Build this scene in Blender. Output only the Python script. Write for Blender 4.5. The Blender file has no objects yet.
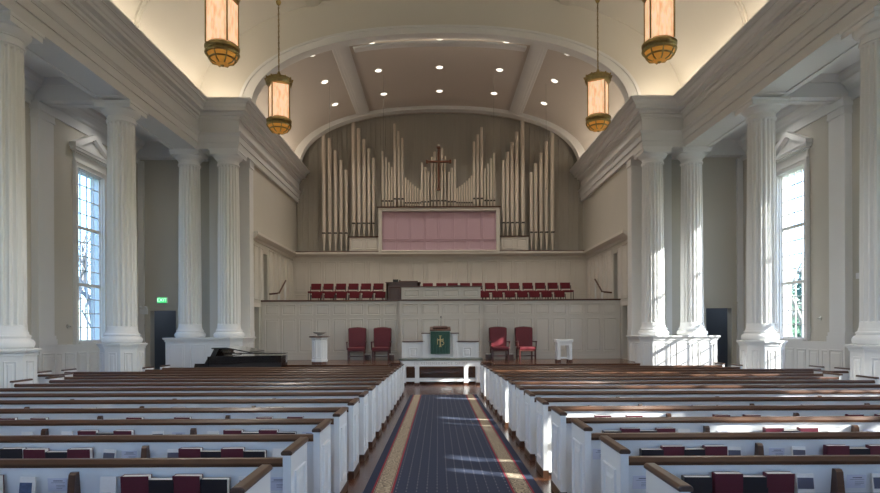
import bpy, bmesh, math, random
from mathutils import Vector, Matrix
random.seed(4)
PI = math.pi
sc = bpy.context.scene
COL = sc.collection
EYE = 1.56
CX = -0.11

# ------------------------------------------------------------------ materials
def _new(name):
    m = bpy.data.materials.new(name); m.use_nodes = True
    nt = m.node_tree
    return m, nt, nt.nodes, nt.links, nt.nodes['Principled BSDF']

def mat(name, col, rough=.5, metal=0., var=0., scale=4., bump=0., coat=0., stretch=None):
    m, nt, N, L, P = _new(name)
    P.inputs['Base Color'].default_value = (*col, 1)
    P.inputs['Roughness'].default_value = rough
    P.inputs['Metallic'].default_value = metal
    if coat: P.inputs['Coat Weight'].default_value = coat; P.inputs['Coat Roughness'].default_value = .15
    if var or bump:
        tc = N.new('ShaderNodeTexCoord'); mp = N.new('ShaderNodeMapping')
        if stretch: mp.inputs['Scale'].default_value = stretch
        nz = N.new('ShaderNodeTexNoise'); nz.inputs['Scale'].default_value = scale; nz.inputs['Detail'].default_value = 4
        L.new(tc.outputs['Object'], mp.inputs['Vector']); L.new(mp.outputs[0], nz.inputs['Vector'])
        if var:
            mx = N.new('ShaderNodeMix'); mx.data_type = 'RGBA'
            mx.inputs[6].default_value = (*[c*(1-var) for c in col], 1)
            mx.inputs[7].default_value = (*[min(1, c*(1+var)) for c in col], 1)
            L.new(nz.outputs[0], mx.inputs[0]); L.new(mx.outputs[2], P.inputs['Base Color'])
        if bump:
            b = N.new('ShaderNodeBump'); b.inputs['Strength'].default_value = bump; b.inputs['Distance'].default_value = .01
            L.new(nz.outputs[0], b.inputs['Height']); L.new(b.outputs[0], P.inputs['Normal'])
    return m

def emis(name, col, s):
    m, nt, N, L, P = _new(name)
    P.inputs['Base Color'].default_value = (*col, 1)
    P.inputs['Emission Color'].default_value = (*col, 1); P.inputs['Emission Strength'].default_value = s
    return m

M = {}
M['white'] = mat('white_paint', (.80, .80, .79), .38, var=.02, scale=2)
M['trimwhite'] = mat('trim_white_paint', (.76, .755, .74), .45, var=.02, scale=1.5)
M['shaft'] = mat('column_white_paint', (.83, .83, .82), .42, var=.02, scale=3)
M['wall'] = mat('wall_beige_paint', (.56, .53, .465), .6, var=.03, scale=1.2)
M['ceil'] = mat('ceiling_cream_plaster', (.68, .645, .575), .75, var=.03, scale=.8, bump=.02)
M['chceil'] = mat('chancel_taupe_plaster', (.60, .545, .49), .75, var=.02, scale=.8)
M['panel'] = mat('panel_cream_paint', (.63, .585, .525), .42, var=.03, scale=2)
M['plank'] = mat('organ_plank_greige', (.45, .415, .355), .65, var=.10, scale=2.2, stretch=(6, 6, .25))
M['pewwood'] = mat('dark_stained_wood', (.078, .033, .016), .34, var=.35, scale=6, stretch=(.6, 12, 12), coat=.15)
M['capwood'] = mat('cap_stained_wood', (.076, .034, .018), .34, var=.3, scale=6, stretch=(12, .8, 12), coat=.15)
M['darkwood'] = mat('dark_brown_wood', (.10, .042, .025), .3, var=.3, scale=8, stretch=(6, 6, 1))
M['red'] = mat('red_leather', (.14, .010, .018), .5, var=.15, scale=14, bump=.08)
M['choirred'] = mat('crimson_fabric', (.14, .009, .018), .85, var=.12, scale=30)
M['chairwood'] = mat('mahogany_wood', (.085, .022, .018), .35, var=.2, scale=10)
M['blackmetal'] = mat('black_metal', (.02, .02, .022), .45)
M['black'] = mat('black_lacquer', (.006, .006, .008), .08, coat=.8)
M['blackmatt'] = mat('black_cloth_cover', (.015, .018, .03), .5, var=.1)
M['bookred'] = mat('hymnal_red_cover', (.10, .010, .024), .45, var=.12, scale=40)
M['bookblack'] = mat('black_book_cover', (.010, .010, .017), .4, var=.2, scale=40)
M['page'] = mat('page_paper', (.82, .80, .76), .8, var=.05, scale=60, stretch=(1, 40, 1))
M['card'] = mat('card_paper', (.66, .66, .74), .7)
M['ink'] = mat('printing_ink', (.10, .10, .14), .7)
M['photo'] = mat('booklet_cover_print', (.07, .11, .20), .35, var=.6, scale=45)
M['orange'] = mat('orange_print', (.35, .09, .03), .6, var=.7, scale=70)
M['brass'] = mat('aged_brass', (.42, .31, .13), .32, metal=1., var=.35, scale=18, bump=.1)
M['chain'] = mat('dark_brass_chain', (.30, .23, .12), .4, metal=1.)
M['copper'] = mat('copper_cross', (.15, .062, .035), .4, metal=.4, var=.25, scale=6)
M['gold'] = mat('gold_embroidery', (.75, .62, .30), .5)
M['stone'] = mat('green_grey_marble', (.13, .145, .12), .25, var=.35, scale=9)
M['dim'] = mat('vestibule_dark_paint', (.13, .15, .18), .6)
M['vanity'] = mat('passage_grey_paint', (.32, .32, .31), .6)
M['chrome'] = mat('brushed_steel', (.55, .55, .53), .35, metal=1.)
M['plastic'] = mat('white_plastic', (.80, .81, .84), .4)
M['pipe'] = mat('organ_pipe_metal', (.74, .66, .57), .32, metal=.3, var=.04, scale=3, stretch=(1, 1, .4))
M['pipemouth'] = mat('pipe_mouth_shadow', (.05, .04, .035), .6)
M['green'] = mat('green_parament_cloth', (.035, .10, .075), .7, var=.5, scale=12, stretch=(5, 5, 1))
M['fontglass'] = mat('glass_bowl', (.62, .60, .56), .08, coat=.6)
M['bark'] = mat('tree_bark', (.30, .27, .25), .9, var=.2, scale=5)
M['leaf'] = mat('evergreen_leaf', (.10, .19, .11), .8, var=.3, scale=3)
M['grass'] = mat('lawn_grass', (.16, .20, .10), .9, var=.3, scale=2)
M['piano_key'] = mat('ivory_key', (.8, .79, .74), .3)
M['cable'] = mat('dark_cable', (.12, .11, .10), .6)

def floor_mat(name, c1, c2, rough, w=.09, along='Y'):
    m, nt, N, L, P = _new(name)
    tc = N.new('ShaderNodeTexCoord'); mp = N.new('ShaderNodeMapping')
    if along == 'Y': mp.inputs['Rotation'].default_value = (0, 0, PI/2)
    br = N.new('ShaderNodeTexBrick'); br.inputs['Scale'].default_value = 1
    br.inputs['Brick Width'].default_value = 1.3; br.inputs['Row Height'].default_value = w
    br.inputs['Mortar Size'].default_value = .003
    br.inputs['Color1'].default_value = (*c1, 1); br.inputs['Color2'].default_value = (*c2, 1)
    br.inputs['Mortar'].default_value = (*[c*.4 for c in c1], 1)
    L.new(tc.outputs['Object'], mp.inputs[0]); L.new(mp.outputs[0], br.inputs[0])
    nz = N.new('ShaderNodeTexNoise'); nz.inputs['Scale'].default_value = 5; L.new(mp.outputs[0], nz.inputs[0])
    mx = N.new('ShaderNodeMix'); mx.data_type = 'RGBA'; mx.blend_type = 'MULTIPLY'; mx.inputs[0].default_value = .35
    L.new(br.outputs[0], mx.inputs[6]); L.new(nz.outputs[1], mx.inputs[7]); L.new(mx.outputs[2], P.inputs['Base Color'])
    P.inputs['Roughness'].default_value = rough; P.inputs['Coat Weight'].default_value = .12; P.inputs['Coat Roughness'].default_value = .12
    return m
M['floor'] = floor_mat('oak_strip_floor', (.13, .050, .022), (.09, .034, .016), .24)
M['platfloor'] = floor_mat('platform_oak_floor', (.16, .065, .032), (.11, .045, .024), .22, along='X')

def math_node(N, op, a=None, b=None):
    n = N.new('ShaderNodeMath'); n.operation = op
    for i, v in enumerate((a, b)):
        if v is not None: n.inputs[i].default_value = v
    return n

def carpet_mat():
    m, nt, N, L, P = _new('aisle_carpet')
    tc = N.new('ShaderNodeTexCoord'); sp = N.new('ShaderNodeSeparateXYZ'); L.new(tc.outputs['Object'], sp.inputs[0])
    ax = math_node(N, 'ABSOLUTE'); L.new(sp.outputs[0], ax.inputs[0])
    def band(lo, hi):
        g = math_node(N, 'GREATER_THAN', None, lo); l = math_node(N, 'LESS_THAN', None, hi); mu = math_node(N, 'MULTIPLY')
        L.new(ax.outputs[0], g.inputs[0]); L.new(ax.outputs[0], l.inputs[0]); L.new(g.outputs[0], mu.inputs[0]); L.new(l.outputs[0], mu.inputs[1])
        return mu.outputs[0]
    # dots on a 10.4 cm grid
    def cell(out, p, half):
        d = math_node(N, 'DIVIDE', None, p); f = math_node(N, 'FRACT'); s = math_node(N, 'SUBTRACT', None, .5); a = math_node(N, 'ABSOLUTE'); l = math_node(N, 'LESS_THAN', None, half/p)
        L.new(out, d.inputs[0]); L.new(d.outputs[0], f.inputs[0]); L.new(f.outputs[0], s.inputs[0]); L.new(s.outputs[0], a.inputs[0]); L.new(a.outputs[0], l.inputs[0])
        return l.outputs[0]
    dx = cell(sp.outputs[0], .104, .006); dy = cell(sp.outputs[1], .13, .016)
    dm = math_node(N, 'MULTIPLY'); L.new(dx, dm.inputs[0]); L.new(dy, dm.inputs[1])
    inn = math_node(N, 'LESS_THAN', None, .585); L.new(ax.outputs[0], inn.inputs[0])
    dm2 = math_node(N, 'MULTIPLY'); L.new(dm.outputs[0], dm2.inputs[0]); L.new(inn.outputs[0], dm2.inputs[1])
    def mix(prev, fac, col):
        x = N.new('ShaderNodeMix'); x.data_type = 'RGBA'
        if isinstance(prev, tuple): x.inputs[6].default_value = (*prev, 1)
        else: L.new(prev, x.inputs[6])
        if isinstance(col, tuple): x.inputs[7].default_value = (*col, 1)
        else: L.new(col, x.inputs[7])
        L.new(fac, x.inputs[0]); return x.outputs[2]
    c = mix((.018, .027, .062), dm2.outputs[0], (.24, .25, .26))
    vo = N.new('ShaderNodeTexVoronoi'); vo.inputs['Scale'].default_value = 13; vo.feature = 'DISTANCE_TO_EDGE'; L.new(tc.outputs['Object'], vo.inputs[0])
    cr = N.new('ShaderNodeValToRGB'); cr.color_ramp.elements[0].position = .07; cr.color_ramp.elements[0].color = (.46, .38, .27, 1)
    cr.color_ramp.elements[1].position = .12; cr.color_ramp.elements[1].color = (.13, .10, .075, 1)
    cr.color_ramp.elements.new(.3).color = (.43, .35, .25, 1)
    L.new(vo.outputs[0], cr.inputs[0])
    c = mix(c, band(.618, .795), cr.outputs[0])
    c = mix(c, band(.598, .620), (.24, .016, .035)); c = mix(c, band(.793, .815), (.24, .016, .035))
    c = mix(c, band(.626, .632), (.05, .045, .05)); c = mix(c, band(.781, .787), (.05, .045, .05))
    L.new(c, P.inputs['Base Color']); P.inputs['Roughness'].default_value = .95
    nz = N.new('ShaderNodeTexNoise'); nz.inputs['Scale'].default_value = 250; b = N.new('ShaderNodeBump'); b.inputs['Strength'].default_value = .25
    L.new(tc.outputs['Object'], nz.inputs[0]); L.new(nz.outputs[0], b.inputs['Height']); L.new(b.outputs[0], P.inputs['Normal'])
    return m
M['carpet'] = carpet_mat()

def grille_mat():
    m, nt, N, L, P = _new('mauve_grille_cloth')
    tc = N.new('ShaderNodeTexCoord'); w = N.new('ShaderNodeTexWave'); w.bands_direction = 'X'; w.inputs['Scale'].default_value = 14
    w2 = N.new('ShaderNodeTexWave'); w2.bands_direction = 'Z'; w2.inputs['Scale'].default_value = 7
    L.new(tc.outputs['Object'], w.inputs[0]); L.new(tc.outputs['Object'], w2.inputs[0])
    mu = math_node(N, 'MULTIPLY'); L.new(w.outputs[1], mu.inputs[0]); L.new(w2.outputs[1], mu.inputs[1])
    x = N.new('ShaderNodeMix'); x.data_type = 'RGBA'; x.inputs[6].default_value = (.46, .31, .36, 1); x.inputs[7].default_value = (.60, .43, .48, 1)
    L.new(mu.outputs[0], x.inputs[0]); L.new(x.outputs[2], P.inputs['Base Color']); P.inputs['Roughness'].default_value = .9
    return m
M['grille'] = grille_mat()

def glass_mat():
    m = bpy.data.materials.new('window_glass'); m.use_nodes = True
    N, L = m.node_tree.nodes, m.node_tree.links
    N.clear(); o = N.new('ShaderNodeOutputMaterial'); t = N.new('ShaderNodeBsdfTransparent'); g = N.new('ShaderNodeBsdfGlossy')
    g.inputs['Roughness'].default_value = .03; t.inputs[0].default_value = (.93, .97, 1, 1)
    mx = N.new('ShaderNodeMixShader'); mx.inputs[0].default_value = .06
    L.new(t.outputs[0], mx.inputs[1]); L.new(g.outputs[0], mx.inputs[2]); L.new(mx.outputs[0], o.inputs[0])
    return m
M['glass'] = glass_mat()

def alabaster():
    m, nt, N, L, P = _new('alabaster_glass')
    tc = N.new('ShaderNodeTexCoord'); mp = N.new('ShaderNodeMapping'); mp.inputs['Scale'].default_value = (5, 5, 1.2)
    nz = N.new('ShaderNodeTexNoise'); nz.inputs['Scale'].default_value = 3.5; nz.inputs['Detail'].default_value = 6
    L.new(tc.outputs['Object'], mp.inputs[0]); L.new(mp.outputs[0], nz.inputs[0])
    cr = N.new('ShaderNodeValToRGB')
    cr.color_ramp.elements[0].position = .3; cr.color_ramp.elements[0].color = (.86, .44, .20, 1)
    cr.color_ramp.elements[1].position = .65; cr.color_ramp.elements[1].color = (1, .70, .46, 1)
    L.new(nz.outputs[0], cr.inputs[0]); L.new(cr.outputs[0], P.inputs['Emission Color']); L.new(cr.outputs[0], P.inputs['Base Color'])
    P.inputs['Emission Strength'].default_value = .60; P.inputs['Roughness'].default_value = .3
    return m
M['alab'] = alabaster()
M['amber'] = emis('amber_glass', (.80, .36, .06), .2)
M['lamp'] = emis('downlight_lens', (1, .90, .76), 1.6)
M['exitgreen'] = emis('exit_sign_green', (.04, .75, .22), .75)
M['exitwhite'] = emis('exit_sign_letters', (.55, 1, .65), 1.3)

# ------------------------------------------------------------------ mesh builder
class MB:
    def __init__(s): s.v = []; s.f = []
    def add(s, vs, fs):
        o = len(s.v); s.v += [tuple(v) for v in vs]; s.f += [tuple(i+o for i in f) for f in fs]; return s
    def box(s, x0, x1, y0, y1, z0, z1):
        return s.add([(x0,y0,z0),(x1,y0,z0),(x1,y1,z0),(x0,y1,z0),(x0,y0,z1),(x1,y0,z1),(x1,y1,z1),(x0,y1,z1)],
                     [(0,3,2,1),(4,5,6,7),(0,1,5,4),(1,2,6,5),(2,3,7,6),(3,0,4,7)])
    def prism(s, pts, axis, a, b):
        """closed 2D polygon extruded along an axis; pts are the other two coordinates in cyclic xyz order"""
        n = len(pts)
        def P(p, t):
            return {'x': (t, p[0], p[1]), 'y': (p[0], t, p[1]), 'z': (p[0], p[1], t)}[axis]
        vs = [P(p, a) for p in pts] + [P(p, b) for p in pts]
        fs = [tuple(range(n))[::-1], tuple(range(n, 2*n))] + [(i, (i+1) % n, (i+1) % n+n, i+n) for i in range(n)]
        return s.add(vs, fs)
    def lathe(s, prof, n=24, c=(0, 0), flute=None, phase=0.):
        """prof: (r,z); capped at both ends"""
        vs = []; fs = []
        for r, z in prof:
            for i in range(n):
                a = 2*PI*i/n+phase
                rr = r
                if flute: rr = r*(1-flute(i, z))
                vs.append((c[0]+rr*math.cos(a), c[1]+rr*math.sin(a), z))
        m = len(prof)
        for j in range(m-1):
            for i in range(n):
                k = (i+1) % n
                fs.append((j*n+i, j*n+k, (j+1)*n+k, (j+1)*n+i))
        fs.append(tuple(range(n))[::-1]); fs.append(tuple(range((m-1)*n, m*n)))
        return s.add(vs, fs)
    def tube(s, pts, r, n=8, r2=None):
        pts = [Vector(p) for p in pts]; m = len(pts); vs = []; fs = []
        for j, p in enumerate(pts):
            d = (pts[min(j+1, m-1)]-pts[max(j-1, 0)]).normalized()
            u = d.orthogonal().normalized() if abs(d.z) < .99 else Vector((1, 0, 0)); w = d.cross(u)
            if abs(d.z) < .99:
                u = d.cross(Vector((0, 0, 1))).normalized(); w = d.cross(u)
            R = r if r2 is None else r+(r2-r)*j/(m-1)
            for i in range(n):
                a = 2*PI*i/n
                vs.append(p+u*(R*math.cos(a))+w*(R*math.sin(a)))
        for j in range(m-1):
            for i in range(n):
                k = (i+1) % n; fs.append((j*n+i, j*n+k, (j+1)*n+k, (j+1)*n+i))
        fs.append(tuple(range(n))[::-1]); fs.append(tuple(range((m-1)*n, m*n)))
        return s.add(vs, fs)
    def ring(s, O, U, V, Nn, u0, u1, v0, v1, w=.04, d=.015, inset=None):
        """rectangular picture-frame moulding on the plane O + uU + vV, raised along Nn; optional raised field"""
        O, U, V, Nn = map(Vector, (O, U, V, Nn))
        def loop(k, h): return [O+U*a+V*b+Nn*h for a, b in ((u0+k, v0+k), (u1-k, v0+k), (u1-k, v1-k), (u0+k, v1-k))]
        ls = [loop(0, -.002), loop(w*.15, d), loop(w*.6, d), loop(w, -.002 if inset is None else .001)]
        if inset is not None:
            ls += [loop(w+inset, .001), loop(w+inset*1.9, d*.7)]
        vs = sum(ls, []); fs = []
        for j in range(len(ls)-1):
            for i in range(4):
                k = (i+1) % 4; fs.append((j*4+i, j*4+k, (j+1)*4+k, (j+1)*4+i))
        if inset is not None: fs.append(tuple(range(len(vs)-4, len(vs))))
        return s.add(vs, fs)
    def sweep(s, path, prof):
        """profile (out,z) swept along a 2D path, 'out' to the right of travel, mitred; closed profile, capped"""
        n = len(path); dirs = []
        for i in range(n-1):
            d = Vector((path[i+1][0]-path[i][0], path[i+1][1]-path[i][1])).normalized(); dirs.append(d)
        off = []
        for i in range(n):
            a = dirs[max(i-1, 0)]; b = dirs[min(i, n-2)]
            na = Vector((a.y, -a.x)); nb = Vector((b.y, -b.x))
            off.append((na+nb)/(1+na.dot(nb)))
        m = len(prof); vs = []; fs = []
        for i in range(n):
            for o, z in prof: vs.append((path[i][0]+off[i].x*o, path[i][1]+off[i].y*o, z))
        for i in range(n-1):
            for j in range(m):
                k = (j+1) % m; fs.append((i*m+j, i*m+k, (i+1)*m+k, (i+1)*m+j))
        fs.append(tuple(range(m))[::-1]); fs.append(tuple(range((n-1)*m, n*m)))
        return s.add(vs, fs)
    def mirror_x(s):
        r = MB(); r.v = [(-x, y, z) for x, y, z in s.v]; r.f = [tuple(reversed(f)) for f in s.f]; return r
    def xf(s, mtx):
        s.v = [tuple(mtx @ Vector(v)) for v in s.v]; return s
    def build(s, name, m, parent=None, smooth=False, bevel=0., loc=None, rot=None):
        me = bpy.data.meshes.new(name); me.from_pydata(s.v, [], s.f); me.update()
        bm = bmesh.new(); bm.from_mesh(me); bmesh.ops.recalc_face_normals(bm, faces=bm.faces); bm.to_mesh(me); bm.free()
        me.materials.append(M[m] if isinstance(m, str) else m)
        if smooth: me.shade_smooth(); me.set_sharp_from_angle(angle=math.radians(30))
        o = bpy.data.objects.new(name, me); COL.objects.link(o)
        if parent: o.parent = parent
        if loc: o.location = loc
        if rot: o.rotation_euler = rot
        if bevel:
            b = o.modifiers.new('bevel', 'BEVEL'); b.width = bevel; b.segments = 2; b.limit_method = 'ANGLE'
        return o

def tag(o, label=None, cat=None, group=None, kind=None):
    if label: o['label'] = label
    if cat: o['category'] = cat
    if group: o['group'] = group
    if kind: o['kind'] = kind
    return o
def thing(name, label, cat, loc=(0, 0, 0), rz=0, group=None):
    o = bpy.data.objects.new(name, None); o.empty_display_size = .2; COL.objects.link(o)
    o.location = loc; o.rotation_euler = (0, 0, rz); return tag(o, label, cat, group)
def struct(o): o['kind'] = 'structure'; return o
def dup(o, loc=None, rz=None, label=None, parent=None):
    c = o.copy(); COL.objects.link(c)
    if parent: c.parent = parent
    if loc is not None: c.location = loc
    if rz is not None: c.rotation_euler = (0, 0, rz)
    if label: c['label'] = label
    for ch in list(o.children): dup(ch, parent=c)
    return c
def ordinal(i): return ['first', 'second', 'third', 'fourth', 'fifth', 'sixth', 'seventh', 'eighth', 'ninth', 'tenth', 'eleventh', 'twelfth', 'thirteenth', 'fourteenth', 'fifteenth', 'sixteenth'][i]
SD = {-1: 'left', 1: 'right'}

SL = .0145
def fz(y): return -SL*min(y, 19.3)      # the nave floor falls gently towards the chancel
FZ = fz(30)
PZ = .39                                 # platform level
CZ = 2.25                                # choir loft level
HW = 11.0                                # outer wall face
CH = 6.95                                # chancel wall face
YE = 21.9; YB = 28.4; YR = -7.2
BAYS = [20.75, 16.40, 11.95, 7.95, 4.15]

# ------------------------------------------------------------------ floor, platform
mb = MB()
mb.add([(-HW-.4, YR-.4, fz(YR)), (HW+.4, YR-.4, fz(YR)), (HW+.4, 19.3, FZ), (-HW-.4, 19.3, FZ), (-HW-.4, 25, FZ), (HW+.4, 25, FZ),
        (-HW-.4, YR-.4, -.8), (HW+.4, YR-.4, -.8), (HW+.4, 25, -.8), (-HW-.4, 25, -.8)],
       [(0, 1, 2, 3), (3, 2, 5, 4), (6, 9, 8, 7), (0, 6, 7, 1), (1, 7, 8, 5, 2), (5, 8, 9, 4), (4, 9, 6, 0, 3)])
struct(mb.build('floor', 'floor'))
mb = MB()
mb.box(-6.6, -1.75, 19.95, 21, FZ, PZ-.04).box(1.75, 6.6, 19.95, 21, FZ, PZ-.04).box(-CH, CH, 21, 23.3, FZ, PZ-.04)
o = struct(mb.build('platform', 'darkwood')); 
mb = MB()
mb.box(-6.6, -1.75, 19.9, 20.98, PZ-.04, PZ).box(1.75, 6.6, 19.9, 20.98, PZ-.04, PZ).box(-CH, CH, 20.98, 23.3, PZ-.04, PZ)
mb.build('platform_boards', 'platfloor', o, bevel=.008)
mb = MB()
for i in range(3):
    z = FZ+(PZ-FZ)*(i+1)/4; y = 20.4+.2*i
    mb.box(-1.75, 1.75, y, 21.02, FZ if i == 0 else z-(PZ-FZ)/4, z-.03)
    mb.box(-1.75, 1.75, y-.03, 21.0, z-.03, z)
mb.build('step', 'platfloor', o, bevel=.006)
# choir loft floor
mb = MB().box(-CH, CH, 23.3, YB+.1, CZ-.2, CZ).box(-CH+.9, CH-.9, 24.75, 26.4, CZ, CZ+.42)
struct(mb.build('choir_loft_floor', 'platfloor'))

# ------------------------------------------------------------------ walls
def wallgrid(mb, axis, p0, p1, u0, u1, v0, v1, holes):
    us = sorted({u0, u1, *[h[0] for h in holes], *[h[1] for h in holes]}); vs = sorted({v0, v1, *[h[2] for h in holes], *[h[3] for h in holes]})
    for i in range(len(us)-1):
        # merge vertically where possible
        run = None
        for j in range(len(vs)-1):
            cu, cv = (us[i]+us[i+1])/2, (vs[j]+vs[j+1])/2
            hole = any(h[0] < cu < h[1] and h[2] < cv < h[3] for h in holes)
            if not hole:
                if run is None: run = vs[j]
            if hole or j == len(vs)-2:
                if run is not None:
                    top = vs[j] if hole else vs[j+1]
                    if axis == 'x': mb.box(p0, p1, us[i], us[i+1], run, top)
                    else: mb.box(us[i], us[i+1], p0, p1, run, top)
                    run = None
    return mb
WY = [18.80, 14.3, 10.0, 6.1, 2.2]       # window centres
WW, WZ0, WZ1 = .71, 1.22, 6.48
ATOP = 8.35
for s in (-1, 1):
    holes = [(y-WW, y+WW, WZ0, WZ1) for y in WY]
    mb = MB(); wallgrid(mb, 'x', HW, HW+.4, YR-.4, YE+.4, -.8, ATOP, holes)
    if s < 0: mb = mb.mirror_x()
    struct(mb.build('wall_'+SD[s], 'wall'))
    # end wall of the aisle with doorway, and the wall behind the end columns
    mb = MB(); wallgrid(mb, 'y', YE, YE+.3, CH, HW, -.8, 9.0, [(9.66, 10.6, -.8, 2.28)])
    if s < 0: mb = mb.mirror_x()
    struct(mb.build('wall_end_'+SD[s], 'wall'))
    # chancel side wall with the door below and the door at choir level
    mb = MB(); wallgrid(mb, 'x', CH, CH+.25, YE+.3, 29.4, -.8, 7.72, [(22.35, 22.95, PZ, 2.42), (23.55, 24.12, CZ, 4.55)])
    if s < 0: mb = mb.mirror_x()
    struct(mb.build('wall_chancel_'+SD[s], 'wall'))
    # passage behind
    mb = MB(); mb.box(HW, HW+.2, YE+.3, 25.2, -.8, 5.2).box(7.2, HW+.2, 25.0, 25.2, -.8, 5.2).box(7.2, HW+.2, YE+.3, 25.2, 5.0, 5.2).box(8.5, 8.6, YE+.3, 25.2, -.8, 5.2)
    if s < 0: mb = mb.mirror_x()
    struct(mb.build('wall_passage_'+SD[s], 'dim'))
    mb = MB()
    mb.box(8.6, HW, 24.94, 25.0, FZ, 1.05)
    for k in range(4): mb.ring((8.7+k*.6, 24.94, 0), (1, 0, 0), (0, 0, 1), (0, -1, 0), 0, .5, 0, .9, .04, .02)
    if s < 0: mb = mb.mirror_x()
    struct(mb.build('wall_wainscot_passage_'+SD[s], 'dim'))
    # door casing
    mb = MB(); mb.box(9.5, 9.66, YE-.04, YE, FZ, 2.44).box(10.6, 10.76, YE-.04, YE, FZ, 2.44).box(9.66, 10.6, YE-.04, YE, 2.28, 2.44).box(9.46, 10.8, YE-.06, YE, 2.44, 2.49)
    if s < 0: mb = mb.mirror_x()
    d = struct(mb.build('door_'+('1' if s < 0 else '2'), 'wall'))
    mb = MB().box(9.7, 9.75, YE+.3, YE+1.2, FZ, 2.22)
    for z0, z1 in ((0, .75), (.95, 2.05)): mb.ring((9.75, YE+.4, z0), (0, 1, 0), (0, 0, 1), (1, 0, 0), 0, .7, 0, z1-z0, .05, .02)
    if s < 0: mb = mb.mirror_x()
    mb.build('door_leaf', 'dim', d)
REAR_FILL = [-5.2, 0, 5.2]  # windows invented out of view to let in fill light from behind
struct(wallgrid(MB(), 'y', YR-.4, YR, -HW-.4, HW+.4, -.8, 13.6, [(x-1.3, x+1.3, 1.8, 7.4) for x in REAR_FILL]).build('wall_back', 'wall'))
for i, x in enumerate(REAR_FILL):
    w = bpy.data.objects.new('window_%d' % (20+i), None); COL.objects.link(w); w.location = (x, YR, 0); struct(w)
    mb = MB().box(-1.45, -1.3, 0, .07, 1.7, 7.55).box(1.3, 1.45, 0, .07, 1.7, 7.55).box(-1.3, 1.3, 0, .07, 7.4, 7.55).box(-1.5, 1.5, -.2, .1, 1.7, 1.8)
    for k in range(7): mb.box(-1.3+k*2.6/6-.015, -1.3+k*2.6/6+.015, -.24, -.20, 1.8, 7.4)
    for k in range(13): mb.box(-1.3, 1.3, -.24, -.20, 1.8+k*5.6/12-.015, 1.8+k*5.6/12+.015)
    mb.build('window_sash', 'trimwhite', w); MB().box(-1.3, 1.3, -.225, -.219, 1.8, 7.4).build('window_pane', 'glass', w)

# ------------------------------------------------------------------ wainscot / baseboard on outer walls
for s in (-1, 1):
    mb = MB()
    def seg(y0, y1):
        mb.box(HW-.05, HW, y0, y1, FZ-.05, 1.02)
        mb.box(HW-.10, HW, y0, y1, 1.08, 1.15); mb.box(HW-.075, HW, y0, y1, 1.02, 1.08)
        mb.box(HW-.08, HW, y0, y1, FZ-.05, FZ+.25)
        n = max(1, round((y1-y0)/.62)); w = (y1-y0)/n
        for k in range(n):
            mb.ring((HW-.05, y0+k*w, 0), (0, 1, 0), (0, 0, 1), (-1, 0, 0), .07, w-.07, .12, .92, .05, .018, .03)
    ys = [YR]+[b for b in reversed(BAYS)]+[YE]
    for a, b in zip(ys[:-1], ys[1:]):
        seg(a+(.36 if a in BAYS else 0), b-(.36 if b in BAYS else 0))
    # wainscot across the end wall beside the doorway
    mb.box(10.76, HW, YE-.05, YE, FZ, 1.08).box(10.76, HW, YE-.09, YE, 1.08, 1.15)
    if s < 0: mb = mb.mirror_x()
    struct(mb.build('baseboard_'+SD[s], 'trimwhite'))

# ------------------------------------------------------------------ pilasters on the outer wall, end wall
tn = [0]
def trim(mb, m='trimwhite', s=1, **k):
    tn[0] += 1
    if s < 0: mb = mb.mirror_x()
    return struct(mb.build('trim_%d' % tn[0], m, **k))
for s in (-1, 1):
    for y in BAYS[1:]:
        mb = MB()
        mb.box(HW-.20, HW, y-.33, y+.33, 1.2, 7.3)
        mb.box(HW-.25, HW, y-.38, y+.38, 1.15, 1.32).box(HW-.23, HW, y-.36, y+.36, 1.32, 1.42)
        mb.box(HW-.23, HW, y-.36, y+.36, 7.3, 7.38).box(HW-.26, HW, y-.39, y+.39, 7.5, 7.71)
        mb.box(HW-.22, HW, y-.35, y+.35, 7.38, 7.5)
        mb.box(HW-.24, HW, y-.37, y+.37, fz(y)-.02, 1.15)
        mb.ring((HW-.24, y, 0), (0, 1, 0), (0, 0, 1), (-1, 0, 0), -.28, .28, .12, .95, .05, .018, .03)
        trim(mb, 'trimwhite', s)
    mb = MB()  # pilasters on the end wall and at the chancel corner
    for x0, x1 in ((8.05, 8.4), (10.8, HW)):
        mb.box(x0, x1, YE-.1, YE, 1.15, 7.71)
    mb.box(CH-.03, CH+.45, YE-.15, YE+.3, 1.3, 7.71)
    mb.box(CH-.06, CH+.48, YE-.18, YE+.3, 1.3, 1.5)
    mb.box(CH-.06, CH+.48, YE-.18, YE+.3, 7.45, 7.71)
    trim(mb, 'trimwhite', s)

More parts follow.
